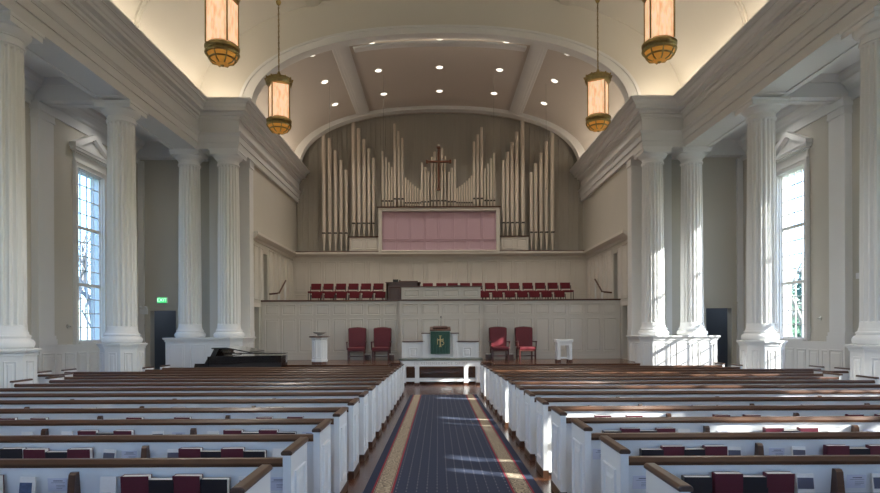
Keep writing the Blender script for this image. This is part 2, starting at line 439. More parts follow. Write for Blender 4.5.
# ------------------------------------------------------------------ aisle ceiling, beams, cornice
for s in (-1, 1):
    mb = MB().box(9.1, HW+.4, YR, YE+.3, ATOP, ATOP+.12).box(CH, 9.1, 21.1, YE+.3, ATOP, ATOP+.12)
    if s < 0: mb = mb.mirror_x()
    struct(mb.build('ceiling_aisle_'+SD[s], 'trimwhite'))
    mb = MB()
    for y in BAYS[1:]:
        mb.box(9.1, HW, y-.27, y+.27, 7.75, ATOP)
        mb.box(9.1, HW, y-.33, y+.33, 8.13, ATOP)
        mb.box(9.14, HW-.25, y-.03, y+.03, 7.71, 7.75)
    mb.box(9.1, HW, YE-.3, YE, 7.78, ATOP)
    mb.box(CH, 9.1, YE-.12, YE, 7.71, ATOP)
    # wall cornice
    prof = [(0, 7.62), (.05, 7.62), (.05, 7.9), (.10, 7.94), (.12, 8.0), (.20, 8.08), (.28, 8.12), (.30, 8.18), (.36, 8.25), (.36, ATOP), (0, ATOP)]
    mb.sweep([(HW, YE), (HW, YR)], prof)
    prof2 = [(0, 8.05), (.04, 8.05), (.10, 8.12), (.20, 8.18), (.24, 8.25), (.24, ATOP), (0, ATOP)]
    mb.sweep([(9.15, YR), (9.15, YE-.3)], prof2)
    trim(mb, 'trimwhite', s)

# ------------------------------------------------------------------ entablature
T0 = 7.71
prof = [(-.9, T0), (0, T0), (0, 7.92), (.045, 7.92), (.045, 8.13), (.07, 8.13), (.07, 8.16), (.11, 8.21), (.13, 8.22), (.13, 8.26), (.02, 8.262), (.02, 8.66), (.05, 8.66), (.05, 8.70), (.08, 8.72), (.10, 8.78), (.17, 8.80), (.17, 8.88),
        (.33, 8.90), (.33, 8.99), (.37, 9.01), (.40, 9.08), (.47, 9.15), (.53, 9.19), (.55, 9.20), (.55, 9.25), (.47, 9.25), (.47, 9.12), (-.9, 9.12)]
for s in (-1, 1):
    mb = MB().sweep([(-8.25, YR), (-8.25, 20.35), (-6.85, 20.35), (-6.85, 29.2)], prof)
    # soffit bands
    for x0, x1 in ((-9.15, -9.0), (-8.40, -8.25)): mb.box(x0, x1, YR, 20.3, T0-.03, T0)
    for y in BAYS[1:]: mb.box(-9.14, -8.26, y-.75, y-.65, T0-.028, T0).box(-9.14, -8.26, y+.65, y+.75, T0-.028, T0)
    trim(mb, 'trimwhite', -s)

# ------------------------------------------------------------------ vaults
NE = 2.3
def se(a, b, t, n=NE):
    c, q = math.cos(t), math.sin(t)
    return (a*math.copysign(abs(c)**(2/n), c), b*abs(q)**(2/n))
def arc_strip(mb, a1, b1, a2, b2, zc, y0, y1, n=64, t0=0, t1=PI):
    """solid between an inner and an outer arch"""
    vs = []; fs = []
    for i in range(n+1):
        t = t0+(t1-t0)*i/n
        x1, z1 = se(a1, b1, t); x2, z2 = se(a2, b2, t)
        vs += [(x1, y0, zc+z1), (x2, y0, zc+z2), (x2, y1, zc+z2), (x1, y1, zc+z1)]
    for i in range(n):
        for j in range(4):
            k = (j+1) % 4; fs.append((i*4+j, i*4+k, (i+1)*4+k, (i+1)*4+j))
    fs += [(0, 1, 2, 3), (4*n, 4*n+3, 4*n+2, 4*n+1)]
    return mb.add(vs, fs)
def tx(a, x): return math.acos(max(-1, min(1, math.copysign((abs(x)/a)**(NE/2), x))))
VZ = 9.12; NA, NB = 8.35, 4.13; CA, CB = 6.98, 2.98
struct(arc_strip(MB(), NA, NB, NA+.2, NB+.2, VZ-.06, YR-.3, 20.95, 72).build('ceiling_nave', 'ceil', smooth=True))
struct(arc_strip(MB(), CA, CB, CA+.15, CB+.15, VZ-.06, 20.9, 29.5, 72).build('ceiling_chancel', 'chceil', smooth=True))
struct(arc_strip(MB(), 6.55, 2.68, NA+.1, NB+.1, VZ-.06, 20.65, 20.95, 72).build('wall_chancel_arch', 'ceil'))
# front arch mouldings
mb = MB()
arc_strip(mb, 6.52, 2.66, 6.92, 2.92, VZ-.06, 20.60, 20.72); arc_strip(mb, 6.50, 2.64, 6.62, 2.72, VZ-.06, 20.56, 21.0); arc_strip(mb, 6.84, 2.86, 6.94, 2.93, VZ-.06, 20.55, 20.66)
trim(mb, 'trimwhite', smooth=False)
# valance across the middle of the front arch which hides a strip light
mb = MB(); arc_strip(mb, 6.40, 2.50, 6.50, 2.58, VZ-.06, 20.95, 21.25, 30, tx(6.4, 3.0), tx(6.4, -3.0))
trim(mb, 'trimwhite')
# back arch
mb = MB()
arc_strip(mb, 6.62, 2.83, CA+.05, CB+.03, VZ-.06, 28.15, 28.45); arc_strip(mb, 6.58, 2.80, 6.68, 2.88, VZ-.06, 28.08, 28.5)
trim(mb, 'trimwhite')
# longitudinal ribs of the chancel ceiling
mb = MB()
for s in (-1, 1):
    for hw, th in ((.31, .07), (.20, .12), (.10, .15)):
        t = sorted((tx(CA, s*3.6-hw), tx(CA, s*3.6+hw)))
        arc_strip(mb, CA-th, CB-th, CA+.02, CB+.02, VZ-.06, 20.9, 28.15, 6, t[0], t[1])
trim(mb, 'trimwhite')
# nave ribs
mb = MB()
for y in BAYS[1:]+[-.75]:
    for hw, th in ((.26, .06), (.16, .11)): arc_strip(mb, NA-th, NB-th, NA+.02, NB+.02, VZ-.06, y-hw, y+hw, 64)
for s in (-1, 1):
    for hw, th in ((.22, .05), (.13, .09)):
        t = sorted((tx(NA, s*4.35-hw), tx(NA, s*4.35+hw)))
        arc_strip(mb, NA-th, NB-th, NA+.02, NB+.02, VZ-.06, YR, 20.64, 6, t[0], t[1])
trim(mb, 'ceil')

# ------------------------------------------------------------------ organ chamber wall
mb = MB().box(-CH, CH, 29.2, 29.4, 5.0, 12.3)
k = -6.9
i = 0
while k < 6.9:
    mb.box(k, k+.05, 29.13, 29.2, 5.0, 12.2)
    mb.box(k+.25, k+.28, 29.15, 29.2, 5.0, 12.2)
    k += .47
struct(mb.build('wall_organ_chamber', 'plank'))
struct(MB().box(-CH-.25, CH+.25, YB, YB+.2, .3, 5.0).build('wall_choir', 'panel'))
mb = MB()
n = 20; w = 2*CH/n
for k in range(n):
    mb.ring((-CH+k*w, YB, 0), (1, 0, 0), (0, 0, 1), (0, -1, 0), .05, w-.05, 3.35, 4.78, .05, .02, .02)
    mb.ring((-CH+k*w, YB, 0), (1, 0, 0), (0, 0, 1), (0, -1, 0), .05, w-.05, 2.45, 3.22, .05, .02, .02)
mb.sweep([(-CH, YB), (CH, YB)], [(0, 4.88), (.04, 4.88), (.05, 4.98), (.14, 5.05), (.20, 5.10), (.20, 5.20), (0, 5.20)])
trim(mb, 'panel')
# organ ledge
o = thing('organ_case', 'white panelled organ case with mauve grille cloth on the ledge below the pipes', 'organ', (0, 28.4, 5.2))
mb = MB().box(-CH+.01, CH-.01, -.14, .70, .0, .05); mb.build('ledge', 'darkwood', o)
for s in (-1, 1):
    x0, x1 = (-4.28, -2.86) if s < 0 else (2.86, 4.18)
    mb = MB().box(x0, x1, -.05, .70, .05, .70)
    for a, b in ((x0, (x0+x1)/2), ((x0+x1)/2, x1)): mb.ring((0, -.05, 0), (1, 0, 0), (0, 0, 1), (0, -1, 0), a+.07, b-.07, .13, .62, .05, .02, .02)
    mb.build('side_case', 'panel', o)
    MB().box(x0-.03, x1+.03, -.09, .70, .70, .75).build('side_case_cap', 'darkwood', o)
mb = MB(); BX0, BX1 = -2.88, 2.80
mb.box(BX0, BX0+.16, -.3, .70, -.12, 2.05).box(BX1-.16, BX1, -.3, .70, -.12, 2.05).box(BX0+.001, BX1-.001, -.299, .69, 1.88, 2.049).box(BX0+.001, BX1-.001, -.299, .69, -.119, .05)
mb.box(BX0, BX1, -.1, .70, 0, 1.9)
mb.ring((0, -.3, 0), (1, 0, 0), (0, 0, 1), (0, -1, 0), BX0+.11, BX1-.11, 0.0, 1.94, .06, .025)
mb.build('centre_case', 'panel', o)
MB().box(BX0-.05, BX1+.05, -.35, .70, 2.05, 2.10).build('centre_case_cap', 'darkwood', o)
mb = MB().box(BX0+.16, BX1-.16, -.2, -.1, .05, 1.88)
w = (BX1-BX0-.32)/8
for k in range(8):
    for z0, z1 in ((.09, .52), (.58, 1.85)):
        mb.ring((BX0+.16+k*w, -.2, 0), (1, 0, 0), (0, 0, 1), (0, -1, 0), .03, w-.03, z0, z1, .035, .02)
mb.build('grille_cloth', 'grille', o)

# ------------------------------------------------------------------ organ pipes
def pz(y, Y): return EYE+(329-y)*Y/600
def pxx(x, Y): return (x-438)*Y/600+CX
def pipe(px, ytop, ybase, wpx, Y, label, group, footpx):
    x = pxx(px, Y); zb = ybase; zt = pz(ytop, Y); r = wpx*Y/600/2
    foot = footpx*Y/600
    o = thing('organ_pipe', label, 'organ pipe', (x, Y, zb), 0, group)
    H = zt-zb; mh = 3.2*r
    f = MB().lathe([(r*.28, 0), (r*.34, foot*.1), (r, foot)], 12).build('pipe_foot', 'pipe', o, smooth=True)
    b = MB().lathe([(r, foot+.03), (r, foot+.03+mh*.1), (r, H-.12), (r*1.05, H-.12), (r*1.05, H-.09), (r, H-.09), (r, H-.01), (r*.96, H)], 16).build('pipe_body', 'pipe', o, smooth=True)
    m = MB().lathe([(r*.93, foot-.0), (r*.93, foot+.04)], 12)
    m.box(-r*.8, r*.8, -r*1.02, -r*.5, foot+.03, foot+.07)
    m.build('pipe_mouth', 'pipemouth', o)
    l = MB(); l.add([(-r*.75, -r*1.0, foot+.08), (r*.75, -r*1.0, foot+.08), (0, -r*1.03, foot+.08+mh), (-r*.75, -r*.8, foot+.08), (r*.75, -r*.8, foot+.08), (0, -r*.8, foot+.08+mh)],
                    [(0, 1, 2), (3, 5, 4), (0, 3, 4, 1), (1, 4, 5, 2), (2, 5, 3, 0)])
    l.build('pipe_lip', 'pipe', b)
YP = 28.62
def cluster(lst, base, foot, name, group, Y=YP):
    lst2 = sorted(range(len(lst)), key=lambda i: lst[i][1])
    for rk, i in enumerate(lst2):
        x, t, w = lst[i]
        lab = ('tallest' if rk == 0 else 'shortest' if rk == len(lst)-1 else ordinal(rk)+' tallest')+' organ pipe of the '+name
        pipe(x, t, base, w, Y, lab, group, foot)
led = 5.25; stp = 5.95; top = 7.30
cluster([(324.4, 125, 4.0), (330.3, 138, 3.8), (336.1, 150, 3.6), (341.6, 160, 3.4), (346.8, 169.7, 3.2)], led, 18, 'far left cluster', 'far left pipes')
cluster([(354.3, 117, 4.0), (359.5, 128.2, 3.7), (364.7, 139, 3.5), (369.5, 148.6, 3.2), (374, 157.7, 3.0)], stp, 13, 'cluster just left of the mauve grille', 'left pipes')
cluster([(x, t, w) for x, t, w in ((553.0, 130.2, 4.0), (547.0, 142.2, 3.8), (541.5, 153.5, 3.6), (536.3, 164, 3.4), (531.8, 173, 3.2))], led, 18, 'far right cluster', 'far right pipes')
cluster([(523.4, 120.1, 4.0), (517.5, 132.4, 3.7), (512.7, 142.8, 3.5), (508.1, 152.5, 3.2), (503.9, 160.7, 3.0)], stp, 13, 'cluster just right of the mauve grille', 'right pipes')
def cx(v): return 370+v/3.286
def cy(v): return 110+v/3.286
cluster([(cx(44), cy(135), 2.4), (cx(55), cy(155), 2.2), (cx(65), cy(172), 2.1), (cx(74), cy(187), 2.0)], top, 7, 'slim four at the grille top left end', 'slim pipes left end')
cluster([(cx(84), cy(45), 2.8), (cx(97), cy(70), 2.6), (cx(109), cy(92), 2.5)], top, 9, 'tall trio left above the grille', 'left trio')
cluster([(cx(119+8*i), cy(222+8.5*i-.3*i*i), 1.9-.06*i) for i in range(7)], top, 5, 'small row beside the left trio', 'small descending pipes left')
cluster([(cx(173), cy(173), 2.3), (cx(184), cy(188), 2.1), (cx(194), cy(202), 2.0)], top, 6, 'three left of the cross', 'pipes left of the cross')
cluster([(cx(205), cy(155), 2.2), (cx(215), cy(137), 2.3), (cx(227), cy(114), 2.5), (cx(238), cy(125), 2.4), (cx(249), cy(152), 2.2)], top, 7, 'five behind the copper cross', 'pipes behind the cross')
cluster([(cx(281), cy(163), 2.3), (cx(271), cy(190), 2.1), (cx(261), cy(204), 2.0)], top, 6, 'three right of the cross', 'pipes right of the cross')
cluster([(cx(336-8*i), cy(217+8.5*i-.3*i*i), 1.9-.06*i) for i in range(7)], top, 5, 'small row beside the right trio', 'small descending pipes right')
cluster([(cx(369), cy(58), 2.8), (cx(356), cy(82), 2.6), (cx(344), cy(105), 2.5)], top, 9, 'tall trio right above the grille', 'right trio')
cluster([(cx(410), cy(142), 2.4), (cx(400), cy(160), 2.2), (cx(390), cy(177), 2.1), (cx(380), cy(193), 2.0)], top, 7, 'slim four at the grille top right end', 'slim pipes right end')
# cross
X = pxx(439.4, 28.35)
mb = MB()
z0, z1 = pz(190.5, 28.35), pz(146.5, 28.35); za = pz(161.7, 28.35)
mb.box(-.05, .05, -.05, .05, 0, z1-z0).box(-.56, .56, -.045, .045, za-z0-.05, za-z0+.05)
mb.box(-.085, .085, -.06, .06, z1-z0-.1, z1-z0).box(-.085, .085, -.06, .06, 0, .1).box(-.6, -.5, -.055, .055, za-z0-.085, za-z0+.085).box(.5, .6, -.055, .055, za-z0-.085, za-z0+.085)
for q in (.5, 1.2): mb.box(-.02, .02, .04, .16, q, q+.04)
tag(mb.build('cross', 'copper', loc=(X, 28.35, z0), bevel=.01), 'tall brown copper cross hung in front of the middle organ pipes', 'cross')

# ------------------------------------------------------------------ chancel side wall panelling
for s in (-1, 1):
    mb = MB()
    prof = [(0, 4.88), (.04, 4.88), (.05, 4.98), (.14, 5.05), (.20, 5.10), (.20, 5.20), (0, 5.20)]
    mb.sweep([(CH, YB), (CH, YE+.3)], prof)
    def rg(y0, y1, z0, z1): mb.ring((CH, 0, 0), (0, 1, 0), (0, 0, 1), (-1, 0, 0), y0, y1, z0, z1, .05, .03, .02)
    for k in range(6): rg(24.3+k*.68, 24.3+k*.68+.58, 2.42, 4.8)
    rg(23.02, 23.46, 2.7, 4.75); rg(22.3, 22.9, 2.7, 4.75)
    mb.box(CH-.02, CH, 22.2, 22.3, PZ, 2.55).box(CH-.02, CH, 22.2, 23.0, 2.42, 2.58)
    if s < 0: mb = mb.mirror_x()
    trim(mb, 'panel')
    # handrail
    h = thing('handrail', 'dark wooden stair handrail beside the %s side door of the choir loft' % SD[s], 'handrail', (s*6.5, 24.0, CZ))
    MB().tube([(s*.15, 1.8, 1.42), (0, .15, .78), (s*.38, .1, .74)], .035, 8).build('rail', 'darkwood', h, smooth=True)
    MB().box(-.04, .04, .1, .18, 0, .76).build('newel', 'trimwhite', h)
    MB().box(s*.15-.03, s*.15+.03, 1.7, 1.76, 0 if False else .38, 1.36).build('baluster', 'trimwhite', h)

# ------------------------------------------------------------------ choir screen
mb = MB().box(-6.93, 6.93, 23.2, 23.32, PZ, 2.64).box(-1.58, 1.58, 23.06, 23.2, PZ, 2.64)
mb.box(-6.9, 6.9, 23.17, 23.2, PZ, PZ+.16).box(-1.62, 1.62, 23.02, 23.06, PZ, PZ+.16)
for s in (-1, 1):
    for k in range(8):
        x0 = 1.62+k*.655
        a, b = (x0+.05, x0+.605) if s > 0 else (-x0-.605, -x0-.05)
        for z0, z1 in ((2.10, 2.54), (.66, 1.97)): mb.ring((0, 23.2, 0), (1, 0, 0), (0, 0, 1), (0, -1, 0), a, b, z0, z1, .045, .02, .02)
for k in range(4):
    x0 = -1.58+k*.79
    for z0, z1 in ((2.10, 2.54), (.66, 1.97)): mb.ring((0, 23.06, 0), (1, 0, 0), (0, 0, 1), (0, -1, 0), x0+.06, x0+.73, z0, z1, .045, .02, .02)
o = thing('choir_screen', 'long cream panelled screen with dark wooden cap fronting the choir loft', 'screen', (0, 0, 0))
mb.build('screen_panels', 'panel', o)
mb = MB().box(-6.94, 6.94, 23.14, 23.40, 2.64, 2.70).box(-1.63, 1.63, 23.0, 23.2, 2.64, 2.70)
mb.build('screen_cap', 'darkwood', o, bevel=.01)
o = thing('modesty_rail', 'low cream panelled box with dark cap on top of the middle of the choir screen', 'screen', (0, 23.3, 2.70))
mb = MB().box(-1.52, 1.54, -.12, .02, 0, .47)
for k in range(4): mb.ring((-1.52+k*.765, -.12, 0), (1, 0, 0), (0, 0, 1), (0, -1, 0), .08, .70, .08, .39, .04, .02, .02)
mb.build('rail_panel', 'panel', o); MB().box(-1.56, 1.58, -.17, .12, .47, .52).build('rail_cap', 'darkwood', o, bevel=.01)

# organ console
o = thing('organ_console', 'dark wooden organ console behind the left end of the low cream box', 'organ console', (-1.5, 24.3, CZ))
mb = MB().box(-.7, .66, 0, .1, 0, 1.18).box(-.7, -.6, 0, .9, 0, 1.18).box(.56, .66, 0, .9, 0, 1.18)
for a, b in ((-.64, -.05), (.02, .6)): mb.ring((0, 0, 0), (1, 0, 0), (0, 0, 1), (0, -1, 0), a, b, .1, 1.05, .05, .02, .03)
mb.build('console_case', 'darkwood', o)
MB().box(-.73, .70, -.03, .55, 1.18, 1.22).box(-.2, .58, .05, .3, 1.22, 1.27).build('console_top', 'darkwood', o, bevel=.01)
MB().box(-.58, .55, .5, .95, .72, .80).build('keyboard', 'piano_key', o)
tag(MB().box(-.11, .11, -.03, .03, 0, .12).box(.14, .2, -.03, .03, 0, .1).build('desk_lamp', 'blackmetal', loc=(-1.83, 24.5, CZ+1.22)), 'small black lamp on top of the dark organ console', 'lamp')
tag(MB().prism([(-.5, 0), (.5, 0), (.46, .07), (.2, .10), (-.3, .08)], 'y', -.1, .1).xf(Matrix.Translation((0, 0, 0))).build('folded_black_cloth', 'blackmatt', loc=(.55, 24.25, 3.22)), 'black folded cloth lying behind the cap of the low cream box', 'cloth')
MBt = MB().box(-.55, .55, -.2, .2, .90, .95)
o = thing('music_table', 'low dark table mostly hidden behind the low cream box', 'table', (.55, 24.25, CZ)); MBt.build('table_top', 'darkwood', o)
for a in (-.5, .5): MB().box(a-.025, a+.025, -.18, .18, 0, .9).build('leg', 'darkwood', o)

# ------------------------------------------------------------------ choir chairs
def choir_chair(label, group, loc):
    o = thing('choir_chair', label, 'chair', loc, 0, group)
    MB().box(-.23, .23, -.02, .42, .42, .49).build('seat', 'choirred', o, bevel=.02)
    b = MB().box(-.215, .215, -.03, .03, .60, .87).xf(Matrix.Translation((0, .46, 0)) @ Matrix.Rotation(-.12, 4, 'X') @ Matrix.Translation((0, .08, 0)))
    b.build('backrest', 'choirred', o, bevel=.02)
    for x in (-.21, .21):
        MB().tube([(x, .0, 0), (x, .02, .42)], .016, 6).build('leg', 'blackmetal', o)
        MB().tube([(x, .46, 0), (x, .43, .42), (x, .50, .72)], .016, 6).build('leg', 'blackmetal', o)
    return o
cc = None
def place_chair(px, Y, z, label, group):
    global cc
    loc = (pxx(px, Y), Y-.46, z)
    if cc is None: cc = choir_chair(label, group, loc)
    else:
        c = dup(cc, loc, 0, label); c['group'] = group
back_l = [315.6, 328.1, 340.7, 353.3, 365.9, 378.4]; front_l = [316.3, 329.3, 341.3, 354.3, 367.3, 380.3]
back_r = [428, 441.5, 453, 465.5, 477.5, 490.4, 502.8, 514.8, 528.2, 540.9, 553.5, 566.1]; front_r = [484.5, 497.8, 510.4, 523, 535, 547.4, 560.4]
for i, p in enumerate(back_l): place_chair(p, 25.5, CZ+.42, 'crimson choir chair, %s from left in the back row left of the console' % ordinal(i), 'back row choir chairs')
for i, p in enumerate(front_l): place_chair(p, 24.4, CZ, 'crimson choir chair, %s from left in the front row left of the console' % ordinal(i), 'front row choir chairs')
for i, p in enumerate(back_r): place_chair(p, 25.5, CZ+.42, 'crimson choir chair in the raised back row, %s from the right end' % ordinal(len(back_r)-1-i), 'back row choir chairs')
for i, p in enumerate(front_r): place_chair(p, 24.4, CZ, 'crimson choir chair in the front row, %s from the right end' % ordinal(len(front_r)-1-i), 'front row choir chairs')

# ------------------------------------------------------------------ clergy chairs
def clergy(label, loc, rz):
    o = thing('armchair', label, 'armchair', loc, rz, 'red clergy armchairs against the choir screen')
    MB().box(-.31, .31, -.62, -.02, .38, .50).build('seat', 'red', o, bevel=.03)
    pts = [(-.31, .50), (.31, .50), (.325, 1.17), (.30, 1.20), (.15, 1.225), (0, 1.235), (-.15, 1.225), (-.30, 1.20), (-.325, 1.17)]
    b = MB().prism(pts, 'y', -.07, .05).xf(Matrix.Translation((0, -.02, .5)) @ Matrix.Rotation(-.07, 4, 'X') @ Matrix.Translation((0, 0, -.5)))
    bk = b.build('backrest', 'red', o, bevel=.025)
    pts2 = [(x*1.07, .45+(z-.45)*1.03) for x, z in pts]
    MB().prism(pts2, 'y', .02, .06).xf(Matrix.Translation((0, -.01, .5)) @ Matrix.Rotation(-.07, 4, 'X') @ Matrix.Translation((0, 0, -.5))).build('back_frame', 'chairwood', o, bevel=.01)
    for s in (-1, 1):
        MB().box(s*.345-.028, s*.345+.028, -.55, -.02, .66, .71).build('arm', 'chairwood', o, bevel=.012)
        MB().tube([(s*.34, -.48, .40), (s*.35, -.50, .66)], .022, 8).build('arm_post', 'chairwood', o)
        MB().box(s*.29-.03, s*.29+.03, -.61, -.55, 0, .40).build('leg', 'chairwood', o, bevel=.006)
        MB().box(s*.29-.028, s*.29+.028, -.06, 0, 0, .44).build('leg', 'chairwood', o, bevel=.006)
    MB().box(-.30, .30, -.33, -.30, .13, .17).box(-.30, -.27, -.58, -.03, .13, .17).box(.27, .30, -.58, -.03, .13, .17).box(-.3, .3, -.6, -.58, .33, .39).build('stretcher', 'chairwood', o)
for px, r, lab in ((356, .06, 'red leather armchair nearest the white font'), (381.5, -.03, 'red leather armchair immediately left of the pulpit'),
                   (499, .05, 'red leather armchair right of the pulpit with sunlit pink patch on its back'), (525.3, .08, 'red leather armchair nearest the white four-legged stand with sunlit seat')):
    clergy(lab, (pxx(px, 22.5), 22.85, PZ), r)
for px, Y, lab in ((367.2, 22.75, 'small dark wooden box on the floor between the two left armchairs'), (391, 22.6, 'small dark wooden box on the floor left of the pulpit'),
                   (488.5, 22.75, 'small dark wooden box on the floor just right of the pulpit wing'), (510, 22.65, 'small dark wooden box on the floor between the two right armchairs')):
    o = thing('wooden_box', lab, 'box', (pxx(px, Y), Y, PZ), 0, 'small boxes beside the armchairs')
    MB().box(-.12, .12, -.09, .09, 0, .20).build('box_body', 'darkwood', o, bevel=.006)
    MB().box(-.09, -.01, -.05, .05, .20, .25).box(.02, .08, -.05, .05, .20, .24).build('paper', 'page', o)

# ------------------------------------------------------------------ pulpit
o = thing('pulpit', 'white panelled pulpit with low side wings and sloped wooden desk', 'pulpit', (-.03, 21.75, PZ))
mb = MB().box(-.6, .6, -.02, .6, 0, 1.0).box(-.63, -.45, -.08, .1, 0, 1.0).box(.45, .63, -.08, .1, 0, 1.0)
mb.box(-.65, .65, -.10, .6, 0, .12).box(-.65, -.43, -.1, .1, .92, 1.0).box(.43, .65, -.1, .1, .92, 1.0)
mb.build('body', 'white', o, bevel=.006)
MB().box(-.68, -.36, -.13, .6, 1.0, 1.035).box(.36, .68, -.13, .6, 1.0, 1.035).build('cap', 'darkwood', o, bevel=.008)
MB().box(-.36, .36, -.06, .5, 1.0, 1.10).build('desk_frame', 'white', o, bevel=.006)
MB().prism([(-.12, 1.10), (-.12, 1.13), (.5, 1.26), (.5, 1.10)], 'x', -.38, .38).build('reading_desk', 'darkwood', o, bevel=.006)
for s in (-1, 1):
    a, b = (.62, 1.33)
    x0, x1 = (a, b) if s > 0 else (-b, -a)
    mb = MB().box(x0, x1, 0, .12, 0, .70).box(s*1.33-.06, s*1.33+.06, -.04, .16, 0, .70)
    mb.ring((0, 0, 0), (1, 0, 0), (0, 0, 1), (0, -1, 0), x0+.2, x1-.2, .15, .5, .04, .02, .02)
    mb.build('side_wing', 'white', o)
    MB().box(x0-.04, x1+.07, -.08, .2, .70, .735).build('wing_cap', 'darkwood', o, bevel=.008)
o = thing('parament', 'green cloth hanging on the front of the pulpit with gold cross emblem', 'cloth', (-.03, 21.6, PZ+.27))
mb = MB(); nx = 24
vs = [( -.35+.70*i/nx, .018*math.sin(i*1.7)*(1-j), .80*j) for j in (0, 1) for i in range(nx+1)]
vs2 = [(x, y+.012, z) for x, y, z in vs]
m = nx+1
fs = [(i, i+1, m+i+1, m+i) for i in range(nx)]+[(2*m+i, 3*m+i, 3*m+i+1, 2*m+i+1) for i in range(nx)]+[(i, 2*m+i, 2*m+i+1, i+1) for i in range(nx)]+[(m+i, m+i+1, 3*m+i+1, 3*m+i) for i in range(nx)]
mb.add(vs+vs2, fs); mb.build('cloth', 'green', o)
MB().box(-.35, .35, -.005, .25, .80, .815).build('cloth_top', 'green', o)
mb = MB().box(-.022, .022, -.035, -.022, .26, .66).box(-.10, .10, -.035, -.022, .49, .53)
for s in (-1, 1):
    mb.box(s*.10-.012, s*.10+.012, -.035, -.022, .46, .56)
for a in range(10):
    t0 = -PI/2+PI*a/10; t1 = -PI/2+PI*(a+1)/10
    mb.tube([(.03+.10*math.cos(t0), -.028, .39+.07*math.sin(t0)), (.03+.10*math.cos(t1), -.028, .39+.07*math.sin(t1))], .011, 5)
mb.tube([(-.10, -.028, .46), (-.10, -.028, .34)], .011, 5); mb.box(-.05, .05, -.035, -.022, .645, .665); mb.box(-.05, .05, -.035, -.022, .255, .275)
mb.build('cross_emblem', 'gold', o)
o = thing('microphone', 'thin black gooseneck microphone standing on the pulpit desk', 'microphone', (0, 22.1, PZ+1.22))
MB().tube([(0, 0, -.02), (0, 0, .2), (.0, -.05, .34), (.0, -.12, .38)], .008, 6).build('gooseneck', 'blackmetal', o)
MB().lathe([(.02, 0), (.02, .05), (.012, .06)], 8).xf(Matrix.Translation((0, -.14, .36))).build('mic_head', 'blackmetal', o)
o = thing('bible', 'thick open dark book lying on the pulpit reading desk', 'book', (-.03, 21.97, PZ+1.215)); o.rotation_euler = (.205, 0, 0)
MB().box(-.27, .27, -.16, .16, 0, .015).build('cover', 'bookblack', o); MB().box(-.25, .25, -.15, .15, .015, .04).build('pages', 'darkwood', o)

# ------------------------------------------------------------------ communion table
o = thing('communion_table', 'long white communion table with grey-green stone top below the pulpit', 'table', (-.02, 19.75, FZ))
MB().box(-1.38, 1.38, -.04, .58, .80, .865).build('table_top', 'stone', o, bevel=.01)
mb = MB().box(-1.33, 1.33, .0, .04, .62, .80).box(-1.33, 1.33, .5, .54, .62, .80).box(-1.33, -1.29, 0, .54, .62, .8).box(1.29, 1.33, 0, .54, .62, .8).box(-1.34, 1.34, -.01, .55, .77, .80).box(-1.34, 1.34, -.01, .55, .61, .635)
mb.build('apron', 'white', o)
for x in (-1.23, -.79, .83, 1.23):
    for y in (0, .46):
        MB().box(x-.065, x+.065, y, y+.08, .07, .62).box(x-.08, x+.08, y-.01, y+.09, .07, .16).box(x-.075, x+.075, y-.008, y+.088, .56, .62).build('leg', 'white', o, bevel=.004)
        MB().box(x-.075, x+.075, y-.005, y+.085, 0, .07).build('foot_block', 'darkwood', o)
MB().box(-1.25, 1.25, .01, .07, .11, .19).box(-1.25, 1.25, .47, .53, .11, .19).build('stretcher', 'white', o)
cu = bpy.data.curves.new('inscription', 'FONT'); cu.body = 'IN REMEMBRANCE OF ME'; cu.size = .12; cu.extrude = .002; cu.align_x = 'CENTER'; cu.align_y = 'CENTER'; cu.space_character = 1.35
to = bpy.data.objects.new('inscription_tmp', cu); COL.objects.link(to)
bpy.context.view_layer.update()
tme = bpy.data.meshes.new_from_object(to.evaluated_get(bpy.context.evaluated_depsgraph_get())); bpy.data.objects.remove(to)
tme.materials.clear(); M['letters'] = mat('carved_letter_paint', (.52, .52, .52), .6); tme.materials.append(M['letters'])
t = bpy.data.objects.new('inscription', tme); COL.objects.link(t); t.parent = o; t.location = (0, -.003, .70); t.rotation_euler = (PI/2, 0, 0)

# ------------------------------------------------------------------ font
o = thing('baptismal_font', 'white eight-sided pedestal font with dark wooden top left of the armchairs', 'font', (pxx(319.6, 20.6), 20.6, PZ))
MB().lathe([(.27, 0), (.27, .07)], 8, phase=PI/8).build('plinth', 'darkwood', o)
mb = MB().lathe([(.28, .07), (.28, .13), (.26, .15), (.26, .82), (.30, .86), (.30, .90)], 8, phase=PI/8)
for k in range(8):
    a = k*PI/4; nrm = (math.cos(a), math.sin(a), 0); U = (-math.sin(a), math.cos(a), 0); ap = .26*math.cos(PI/8)
    mb.ring((nrm[0]*ap, nrm[1]*ap, 0), U, (0, 0, 1), nrm, -.065, .065, .20, .77, .02, .012)
mb.build('pedestal_body', 'white', o)
MB().lathe([(.35, .90), (.36, .915), (.36, .93), (.35, .945)], 8, phase=PI/8).build('top_board', 'darkwood', o)
tag(MB().lathe([(.05, 0), (.06, .01), (.04, .03), (.10, .06), (.19, .10), (.23, .14), (.22, .145), (.18, .11), (.08, .07), (.01, .06)], 24).build('glass_bowl', 'fontglass', loc=(o.location.x, 20.6, PZ+.945), smooth=True), 'shallow glass bowl standing on the white font', 'bowl')

